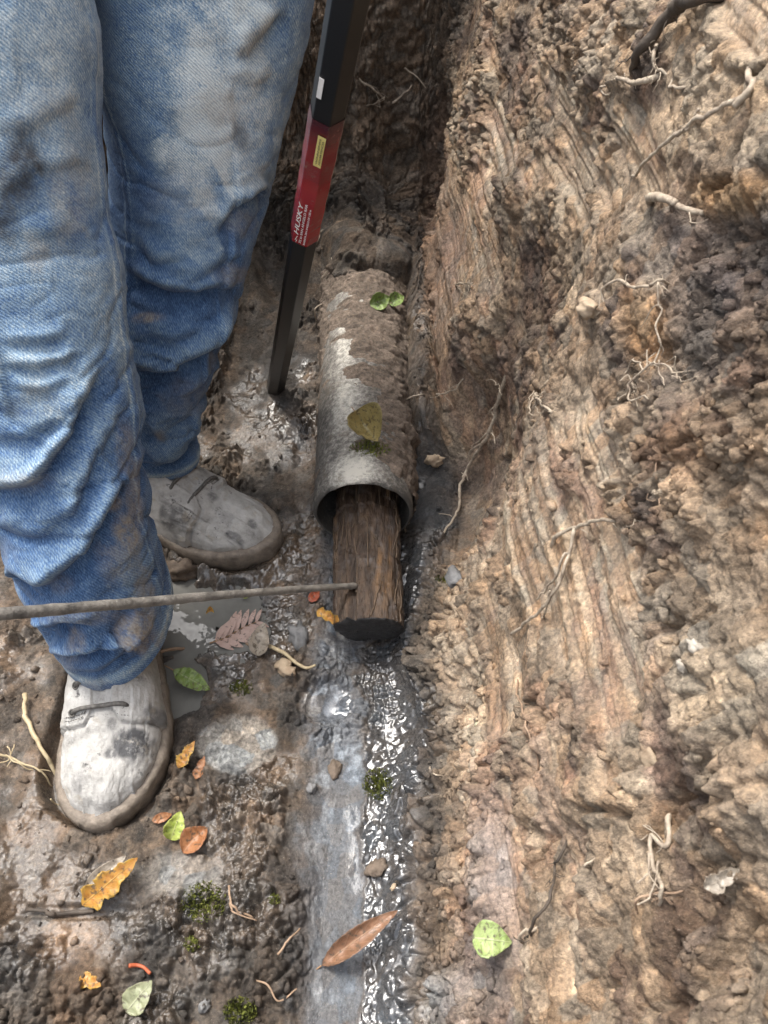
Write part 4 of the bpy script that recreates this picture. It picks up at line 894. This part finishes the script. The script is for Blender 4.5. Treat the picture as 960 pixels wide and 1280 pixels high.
leaf('rust_leaf', (232, 1066), (262, 1036), 30, m_rust, 'rust brown rounded leaf beside the lime leaf', 'ovate', cup=.9, seed=11, lift=.004)
leaf('leaf_scrap', (222, 960), (244, 926), 17, m_orange, 'orange leaf scrap beside the boot', 'ovate', lobes=2, seed=12, lift=.004)
leaf('leaf_scrap', (247, 975), (258, 944), 14, m_rust, 'rusty leaf scrap next to the silt slab', 'ovate', lobes=2, seed=13, lift=.003)
leaf('sage_leaf', (158, 1265), (190, 1226), 34, m_sage, 'dull sage green leaf in wet mud near a red twig', 'ovate', cup=.3, seed=14, lift=.005)
leaf('beige_leaf', (322, 820), (330, 778), 26, m_beige, 'pale beige leaf beside the pink frond in the puddle', 'ovate', cup=.5, seed=15, lift=.012)
leaf('yellow_strip_leaf', (262, 806), (266, 768), 10, m_orange, 'curled yellow orange leaf strip standing in the puddle', 'strip', cup=.5, curl=.5, seed=16, lift=.012)
leaf('red_leaf', (389, 754), (399, 740), 13, m_red, 'tiny red leaf under the rod near the log', 'ovate', seed=17, lift=.005)
leaf('leaf_scrap', (396, 763), (424, 778), 13, m_orange, 'small orange torn leaf next to the log end', 'strip', lobes=3, cup=.6, seed=18, lift=.005)
leaf('red_leaf', (190, 1026), (215, 1018), 12, m_rust, 'reddish leaf pinned beneath the lime leaf', 'lance', seed=19, lift=.002)
leaf('leaf_scrap', (305, 752), (314, 738), 9, m_lime, 'tiny green leaf fragment in the puddle under the rod', 'ovate', seed=20, lift=.010)
leaf('yellow_leaf', (100, 1222), (128, 1232), 20, m_orange, 'faded ochre leaf sunk in brown clay', 'ovate', lobes=2, seed=22, lift=.0005)
leaf('pale_leaf', (880, 1110), (925, 1085), 26, m_beige, 'pale torn chip of dry leaf under the clay ledge', 'ovate', lobes=2, cup=.6, seed=24, lift=.004)
# frond: a stalk with paired leaflets
fr = empty('leaf_frond', S(262, 805)[0]); tag(fr, 'dusty pink divided leaf frond at the edge of the puddle', 'leaf')
rib = [Vector((*GZ(x, y, PUDZ+.004)[:2], PUDZ+.004)) for x, y in ((262, 804), (282, 797), (303, 785), (324, 776))]; rp = smooth_poly([tuple(v) for v in rib], 16)
tv, tf = tube_np(rp, np.linspace(.0011, .0005, 16), 6); child(mesh_np('stalk', tv, tf, M_STALK), fr)
for k in range(2, 15, 2):
    for sgn in (-1, 1):
        t_ = (rp[min(k+1, 15)]-rp[k-1]); t_ /= np.linalg.norm(t_); up_ = np.array([0, -.3, .95]); side_ = np.cross(up_, t_)*sgn; side_ /= np.linalg.norm(side_)
        dr = t_*.75+side_*.75; ln = .030*(1-.5*abs(k-6)/9); w_ = np.cross(up_, dr); w_ /= np.linalg.norm(w_)
        V = np.array([rp[k]+dr*ln*a+w_*b_*ln*.16+up_*ln*(.15*math.sin(3*a)) for a, b_ in ((0, -.4), (0, .4), (.35, -1), (.35, 1), (.7, -.8), (.7, .8), (1, -.1), (1, .1))])
        o = mesh_np('leaflet', V, np.array([[0, 1, 3, 2], [2, 3, 5, 4], [4, 5, 7, 6]]), m_pink); attr(o, 'leafco', np.zeros((8, 3))); child(o, fr)

M_ROOT = simple('pale_root', (.17, .125, .09), (.50, .42, .32), 130, (.6, .85), .0008); M_ROOTB = simple('brown_root', (.20, .13, .085), (.36, .25, .165), 90, (.6, .85), .0008)
M_ROOTD = simple('dark_root', (.035, .028, .022), (.10, .075, .055), 70, (.6, .85), .0012); M_STRAW = simple('straw', (.30, .23, .13), (.50, .41, .26), 120, (.5, .8), .0004)
def strand(pts, wpx0, wpx1, lift=.003, wig=.0015, n=None, seed=0, dip=True):
    """tube following the ground through the given places"""
    n = n or max(14, 7*len(pts)); ps = [np.array(S(x, y, lift)[0]) for x, y in pts]
    if dip: ps[0] = np.array(S(*pts[0], -.004)[0]); ps[-1] = np.array(S(*pts[-1], -.002)[0])
    q = smooth_poly(ps, n); d = q[:, 1]*CP+(CAM_H-q[:, 2])*SP; r = np.linspace(wpx0, wpx1, n)*d/FPX/2
    q = q+wig*np.stack([vnoise3(q, .012, seed+k) for k in range(3)], 1)
    return tube_np(q, r*(1+.2*vnoise3(q, .008, seed+5)), 8)
def root(name, label, main, w0, w1, mat, branches=(), cat='root', lift=.004, seed=0, group=None, dip=True, wig=.0022, part='rootlet'):
    v, f = strand(main, w0, w1, lift, seed=seed, dip=dip, wig=wig); o = mesh_np(name, v, f, mat); tag(o, label, cat, group)
    hr = random.Random(seed+500)
    if cat == 'root' and len(main) > 3:                                    # fine hairs along the root
        for _ in range(7):
            k = hr.randrange(len(main)-1); f_ = hr.random(); x0 = main[k][0]+(main[k+1][0]-main[k][0])*f_; y0 = main[k][1]+(main[k+1][1]-main[k][1])*f_
            dx, dy = hr.uniform(-16, 16), hr.uniform(-6, 18); branches = list(branches)+[([(x0, y0), (x0+dx*.5+hr.uniform(-3, 3), y0+dy*.5), (x0+dx, y0+dy)], min(1.6, w0*.35), .6)]
    for k, br in enumerate(branches):
        v, f = strand(br[0], br[1], br[2], lift, seed=seed+31*k+7, dip=False, wig=wig); c_ = mesh_np(part, v, f, mat); c_.parent = o
    return o
root('root', 'long forked tan root hanging over the dark pit beside the pipe', [(634, 455), (630, 500), (624, 535), (610, 556), (594, 582), (578, 612), (568, 642), (555, 668)], 6, 2.5, M_ROOTB if False else M_ROOT,
     [([(622, 536), (608, 548), (597, 560)], 2.5, 1.2), ([(625, 540), (631, 552), (629, 562)], 2, 1), ([(612, 553), (598, 562), (592, 572)], 3, 1.2), ([(630, 500), (622, 508), (620, 516)], 2, 1)], lift=.012, seed=2)
root('root', 'pale forked root standing out from the scraped clay wall', [(688, 684), (704, 672), (726, 664), (760, 656), (798, 651)], 6, 4, M_ROOT,
     [([(727, 665), (722, 690), (712, 722), (698, 748), (676, 772), (648, 793)], 5, 4), ([(718, 692), (706, 718), (694, 736), (676, 752)], 4, 2), ([(700, 742), (690, 768), (682, 776)], 3, 2)], lift=.007, seed=3)
root('root', 'long thin white root slanting across the upper clay wall', [(792, 219), (808, 212), (830, 194), (852, 178), (872, 160), (900, 138), (938, 118)], 3, 8, M_ROOT,
     [([(938, 130), (941, 115), (945, 98)], 10, 8), ([(868, 163), (872, 150), (885, 146)], 3, 4)], lift=.008, seed=4)
root('root', 'short thick whitish root stub jutting from the wall', [(812, 247), (828, 249), (846, 251), (862, 258), (876, 268)], 12, 7, M_ROOT, lift=.008, seed=5)
root('root', 'white arched root looping out of the wall above its fine rootlets', [(756, 390), (759, 370), (775, 357), (788, 352), (806, 360), (822, 366), (832, 366), (838, 353)], 4, 4, M_ROOT,
     [([(832, 366), (833, 385), (828, 405), (834, 425), (828, 445), (822, 460)], 3, 2), ([(833, 420), (838, 430), (832, 440)], 1.8, 1.2), ([(832, 390), (822, 398), (815, 402)], 1.6, 1)], lift=.008, seed=6)
root('root', 'branching net of fine white rootlets spread on dark soil', [(765, 488), (778, 494), (790, 495), (800, 478), (812, 464), (830, 462), (846, 468), (866, 460)], 3.2, 2.2, M_ROOT,
     [([(790, 495), (798, 500), (806, 496), (812, 500)], 2.4, 1.4), ([(812, 464), (800, 452), (790, 456), (784, 470)], 2.4, 1.4), ([(830, 462), (832, 478), (834, 486)], 2.2, 1.2), ([(846, 468), (858, 470), (870, 464)], 2, 1),
      ([(798, 482), (790, 474), (780, 478)], 2.2, 1.2), ([(815, 463), (816, 448), (812, 440)], 2.2, 1.2), ([(850, 466), (852, 452), (846, 448)], 1.8, 1), ([(796, 497), (792, 508), (796, 514)], 1.8, 1), ([(840, 480), (860, 478), (880, 476)], 1.8, 1), ([(826, 463), (820, 454), (824, 446)], 1.8, 1)], lift=.006, seed=7)
root('root', 'stubby pale root with a hooked tip near the top of the wall', [(765, 102), (780, 100), (796, 104), (812, 101), (824, 96)], 3, 9, M_ROOT, [([(766, 102), (760, 112), (764, 116), (772, 110)], 2.4, 1.4)], lift=.007, seed=8)
root('root', 'thin bent white root beside the dark woody root', [(818, 55), (824, 70), (830, 84), (834, 96)], 6, 3, M_ROOT, lift=.007, seed=9)
root('root', 'small pale root fragment under the bent white root', [(838, 95), (848, 104), (858, 112)], 4, 4, M_ROOT, lift=.006, seed=10)
root('root', 'thick dark woody root at the top of the wall', [(785, 92), (815, 62), (845, 32), (872, 10), (905, -8)], 8, 26, M_ROOTD, lift=.010, seed=11)
root('root', 'pale twisted root below the clay ledge', [(838, 1012), (828, 1044), (822, 1064), (828, 1086), (828, 1108), (820, 1134)], 7, 5, M_ROOT, [([(822, 1062), (816, 1080), (815, 1100)], 3, 1.6), ([(829, 1090), (824, 1112), (812, 1124)], 3, 2)], lift=.010, seed=12)
root('root', 'reddish root crossing below the pale twisted root', [(794, 1144), (812, 1128), (832, 1117), (862, 1112)], 3.5, 3, M_ROOTB, lift=.008, seed=13)
root('root', 'dark thin root hanging in the hollow of the wall', [(714, 1046), (708, 1075), (704, 1100), (692, 1125), (676, 1150), (654, 1178)], 4, 4, M_ROOTD, lift=.008, seed=14)
root('root', 'short tan root end beside the pale oval leaf', [(650, 1182), (660, 1172), (672, 1160)], 5, 4, M_ROOT, lift=.006, seed=15)
root('root', 'thin upright reddish root on the scraped clay', [(821, 545), (819, 580), (822, 612), (821, 640)], 2.4, 1.8, M_ROOTB, lift=.004, seed=16)
root('root', 'fine white fibre curled on the orange clay', [(568, 360), (576, 354), (584, 356), (593, 353)], 2.4, 1.8, M_ROOT, lift=.005, seed=17)
root('root', 'straight tan root in a groove of the lower wall', [(645, 820), (652, 860), (660, 905), (672, 960)], 3, 2.4, M_ROOTB, lift=.004, seed=18)
root('root', 'thin pale root on the clay right of the dark pit', [(664, 492), (676, 502), (686, 510), (695, 518)], 5, 3, M_ROOT, [([(670, 500), (668, 512), (674, 524)], 2.4, 1.4)], lift=.006, seed=19)
root('root', 'fine pale fibre stretched beside the pipe', [(508, 500), (518, 497), (531, 491)], 2, 1.8, M_ROOT, lift=.006, seed=20)
root('root', 'fine curved fibre under the clay overhang', [(545, 494), (560, 490), (572, 483), (581, 474)], 1.8, 1.8, M_ROOT, lift=.006, seed=21)
root('root', 'thin root fibre in the wet corner beside the log', [(519, 634), (512, 648), (506, 664)], 2.4, 1.6, M_ROOT, lift=.006, seed=22)
root('root', 'pale root bit hanging on the dark end wall', [(448, 96), (456, 104), (470, 112), (480, 128)], 2.5, 2.5, M_ROOT, [([(496, 128), (506, 114), (518, 102)], 3, 2), ([(505, 85), (520, 95), (536, 110)], 1.6, 1.2)], lift=.008, seed=23)
root('root', 'fine pale root beside the lower end of the digging bar', [(388, 318), (398, 300), (404, 285)], 2.6, 2, M_ROOT, lift=.006, seed=24)
root('root', 'hair-thin pale fibre on the soil above the pipe', [(404, 352), (410, 335), (414, 322)], 1.8, 1.4, M_ROOT, lift=.006, seed=25)
root('root', 'short tan fibre lying on the pipe soil', [(396, 405), (402, 392), (405, 376)], 1.8, 1.6, M_ROOT, lift=.012, seed=26)
root('root', 'thin root tip poking out of the clay bank', [(536, 958), (546, 966), (556, 974)], 2.4, 2, M_ROOT, lift=.006, seed=27)
root('root', 'small white rootlet low in the wall hollow', [(735, 1090), (740, 1078), (748, 1070)], 3, 2.4, M_ROOT, lift=.006, seed=28)
root('twig', 'thin orange brown twig lying across the puddle', [(188, 824), (220, 818), (262, 812), (300, 810), (332, 815)], 4, 4, M_ROOTB, [([(262, 812), (280, 806), (300, 808)], 3, 2)], 'twig', .009, 31, dip=False, part='side_twig')
root('twig', 'tan twig running from the puddle to the bright pool', [(330, 812), (352, 822), (374, 832), (398, 838)], 6, 3, M_STRAW, (), 'twig', .009, 32, dip=False)
root('twig', 'small red twig in the wet mud', [(158, 1207), (176, 1210), (196, 1214)], 5, 4, simple('red_twig', (.34, .07, .03), (.50, .14, .06), 90), (), 'twig', .005, 33, dip=False)
root('straw', 'bent pale straw stem beside the boot', [(34, 868), (38, 905), (52, 945), (72, 972), (90, 990), (106, 1012)], 6, 4, M_STRAW, (), 'straw', .008, 34, dip=False)
root('straw', 'long thin dry stalk pointing at the boot', [(-8, 943), (22, 956), (46, 968), (68, 986)], 3.4, 1.6, M_STRAW, [([(0, 948), (30, 962), (56, 966)], 2.2, 1.2), ([(5, 935), (14, 950), (8, 966)], 2, 1.2), ([(-6, 960), (12, 952), (18, 938)], 2, 1.2)], 'straw', .007, 35, dip=False, part='blade')
root('straw', 'thin dry grass blade in front of the boot', [(58, 1004), (80, 1010), (104, 1016)], 2.2, 1.4, M_STRAW, (), 'straw', .006, 36, dip=False)
root('twig', 'dark half-sunk twig below the autumn leaf', [(36, 1140), (60, 1145), (96, 1144), (118, 1140)], 5, 6, M_ROOTD, (), 'twig', .004, 37, dip=False)
root('twig', 'forked pale twig near the moss by the mud slab', [(282, 1112), (296, 1134), (320, 1152)], 3, 2.4, M_ROOTB, [([(284, 1126), (300, 1140), (312, 1152)], 2.4, 1.6)], 'twig', .006, 38, dip=False, part='side_twig')
root('twig', 'thin grey twig lying beside the channel edge', [(352, 1200), (362, 1180), (372, 1160)], 3, 2.4, M_ROOTB, (), 'twig', .006, 39, dip=False)
root('twig', 'thin curved twig on the dark mud below the slab', [(325, 1222), (336, 1238), (352, 1246), (364, 1232)], 2.6, 2, M_ROOTB, (), 'twig', .006, 40, dip=False)

M_MOSS, tM, bM_ = newmat('moss'); tM.links.new(ramp(tM, noise(tM, 150, 4), [(.3, (.055, .065, .012)), (.55, (.15, .165, .03)), (.75, (.30, .29, .07))]), bM_.inputs['Base Color']); bM_.inputs['Roughness'].default_value = .7
def moss(px, py, rx, ry, n, label, seed):
    r = random.Random(seed); Vv, Ff = [], []
    for k in range(n):
        a = r.uniform(0, 6.283); q = math.sqrt(r.random()); p, nn = S(px+math.cos(a)*rx*q, py+math.sin(a)*ry*q, -.001)
        d = Vector((r.gauss(0, .55), r.gauss(0, .55), 1)).normalized()*.5+nn*.5; ln = r.uniform(.003, .008)*(1.2-q*.6); sd_ = d.cross(Vector((r.gauss(0, 1), r.gauss(0, 1), .1))).normalized()*ln*.16
        m_ = p+d*ln*.55+nn*.001; t_ = p+d*ln; b_ = len(Vv); Vv += [p-sd_, p+sd_, m_+sd_*.9, m_-sd_*.9, t_+sd_*.15, t_-sd_*.15]; Ff += [[b_, b_+1, b_+2, b_+3], [b_+3, b_+2, b_+4, b_+5]]
    tag(mesh_np('moss_clump', np.array([tuple(v) for v in Vv]), np.array(Ff), M_MOSS), label, 'moss')
moss(302, 860, 15, 10, 260, 'dark moss tuft at the edge of the puddle', 1); moss(472, 980, 20, 20, 520, 'olive moss clump sitting in the wet channel', 2)
moss(255, 1128, 28, 26, 700, 'ragged green moss on the mud below the rust leaf', 3); moss(300, 1264, 22, 18, 600, 'round bright moss cushion in the dark mud', 4)
moss(556, 724, 13, 6, 160, 'small moss patch right of the log', 5); moss(462, 562, 26, 12, 320, 'thin moss beneath the curled leaf on the pipe', 6); moss(240, 1180, 10, 10, 120, 'tiny moss sprig on the wet grey mud', 7); moss(343, 1125, 8, 7, 90, 'tiny moss sprig by the channel edge', 8)

# stones
def stone(px, py, wpx, mat, label, seed, flat=.7, group=None):
    p, n = S(px, py); d = p.y*CP+(CAM_H-p.z)*SP; r = wpx*d/FPX/2; bm = bmesh.new(); bmesh.ops.create_icosphere(bm, subdivisions=3, radius=1)
    co = np.array([tuple(v.co) for v in bm.verts]); f = np.array([[v.index for v in fc.verts] for fc in bm.faces]); bm.free()
    co = co*(1+.55*vnoise3(co+seed*3.1, .8, seed)+.28*vnoise3(co+seed, .4, seed+1)+.12*vnoise3(co, .2, seed+2))[:, None]
    q = n.to_track_quat('Z', 'Y').to_matrix(); W = np.array([tuple(p+n*r*flat*.25+q @ Vector((v[0]*r, v[1]*r*.8, v[2]*r*flat))) for v in co])
    return tag(mesh_np('stone', W, f, mat), label, 'stone', group)
M_ST1 = simple('tan_stone', (.28, .20, .13), (.42, .33, .23), 110, (.6, .85), .001); M_ST2 = simple('grey_stone', (.10, .10, .10), (.22, .215, .21), 110, (.25, .7), .001); M_MUDL = simple('mud_lump', (.10, .075, .055), (.20, .15, .11), 160, (.3, .8), .002); M_ST3 = simple('white_stone', (.30, .26, .21), (.50, .45, .38), 110, (.6, .85), .001)
stone(543, 576, 20, M_ST1, 'tan stone lodged beside the pipe mouth', 1); stone(736, 386, 30, M_ST1, 'rounded tan stone set in the upper clay wall', 2); stone(570, 722, 30, M_ST2, 'pale grey angular stone right of the log', 3, .5)
stone(228, 712, 40, M_MUDL, 'dark wet stone at the puddle below the boot', 4, .6); stone(358, 836, 26, M_ST1, 'small brown stone beside the bright pool', 5); stone(372, 796, 30, M_ST2, 'dark round stone at the puddle edge', 6)
stone(870, 808, 20, M_ST3, 'whitish chalky stone in the pale clay wall', 7); stone(853, 832, 16, M_ST3, 'smaller chalky chip just below the whitish stone', 8); stone(470, 1085, 26, M_MUDL, 'brown clay lump sitting in the wet channel', 9, .5)
stone(418, 962, 20, M_MUDL, 'little brown lump on the slick side of the channel', 10, .4); stone(492, 1110, 10, M_ST1, 'tiny pinkish pebble in the channel', 11); stone(390, 985, 14, M_ST2, 'small grey pebble at the channel edge', 12)
stone(255, 1258, 16, M_ST2, 'pale pebble near the sage leaf', 13); stone(812, 945, 30, M_ST1, 'pale clay flake jutting over the wall hollow', 14, .35)

# loose crumbs of soil lying everywhere: too many to count
rc = np.random.RandomState(5); bm = bmesh.new(); bmesh.ops.create_icosphere(bm, subdivisions=1, radius=1); ico = np.array([tuple(v.co) for v in bm.verts]); icf = np.array([[v.index for v in fc.verts] for fc in bm.faces]); bm.free()
ok = (px0 > -30) & (px0 < 990) & (py0 > -30) & (py0 < 1310) & (d0 > .25) & (channel < .2) & (pud < .3) & (silt < .3)
wgt = ok*(.10*floorm+.6*bank+.35*wallm*rough*crumb_zone*(crumb_zone > .7)+.3*endm)*d0**-1.0; cs = np.cumsum(wgt.ravel()); NC = 2600
pick = np.searchsorted(cs, rc.rand(NC)*cs[-1]); Pp = P.reshape(-1, 3)[pick]; Nn = N0.reshape(-1, 3)[pick]; Nn = Nn*np.where(Nn[:, 2:] < -.2, -1, 1); cp = col.reshape(-1, 3)[pick]; wp = wet.ravel()[pick]
flip = np.sign(((np.array([0, 0, CAM_H])-Pp)*Nn).sum(1))[:, None]; Nn = Nn*np.where(flip == 0, 1, flip)
sz = .0011+.0040*rc.rand(NC)**3.0
Vc = ico[None]*np.clip(1+.30*rc.randn(NC, len(ico), 1), .45, 1.6)*sz[:, None, None]*(.7+.6*rc.rand(NC, 1, 3)); Vc = Vc+Pp[:, None]+Nn[:, None]*(sz*.25)[:, None, None]
Fc = icf[None]+(np.arange(NC)*len(ico))[:, None, None]
crumbs = mesh_np('soil_crumbs', Vc.reshape(-1, 3), Fc.reshape(-1, 3), M_SOIL); crumbs['kind'] = 'stuff'; crumbs['label'] = 'loose crumbs of soil on the trench floor and walls'
attr(crumbs, 'soil', np.repeat(np.clip(cp*(.85+.5*rc.rand(NC, 1)), .02, .6), len(ico), 0)); attr(crumbs, 'wet', np.repeat(wp*.8, len(ico)))
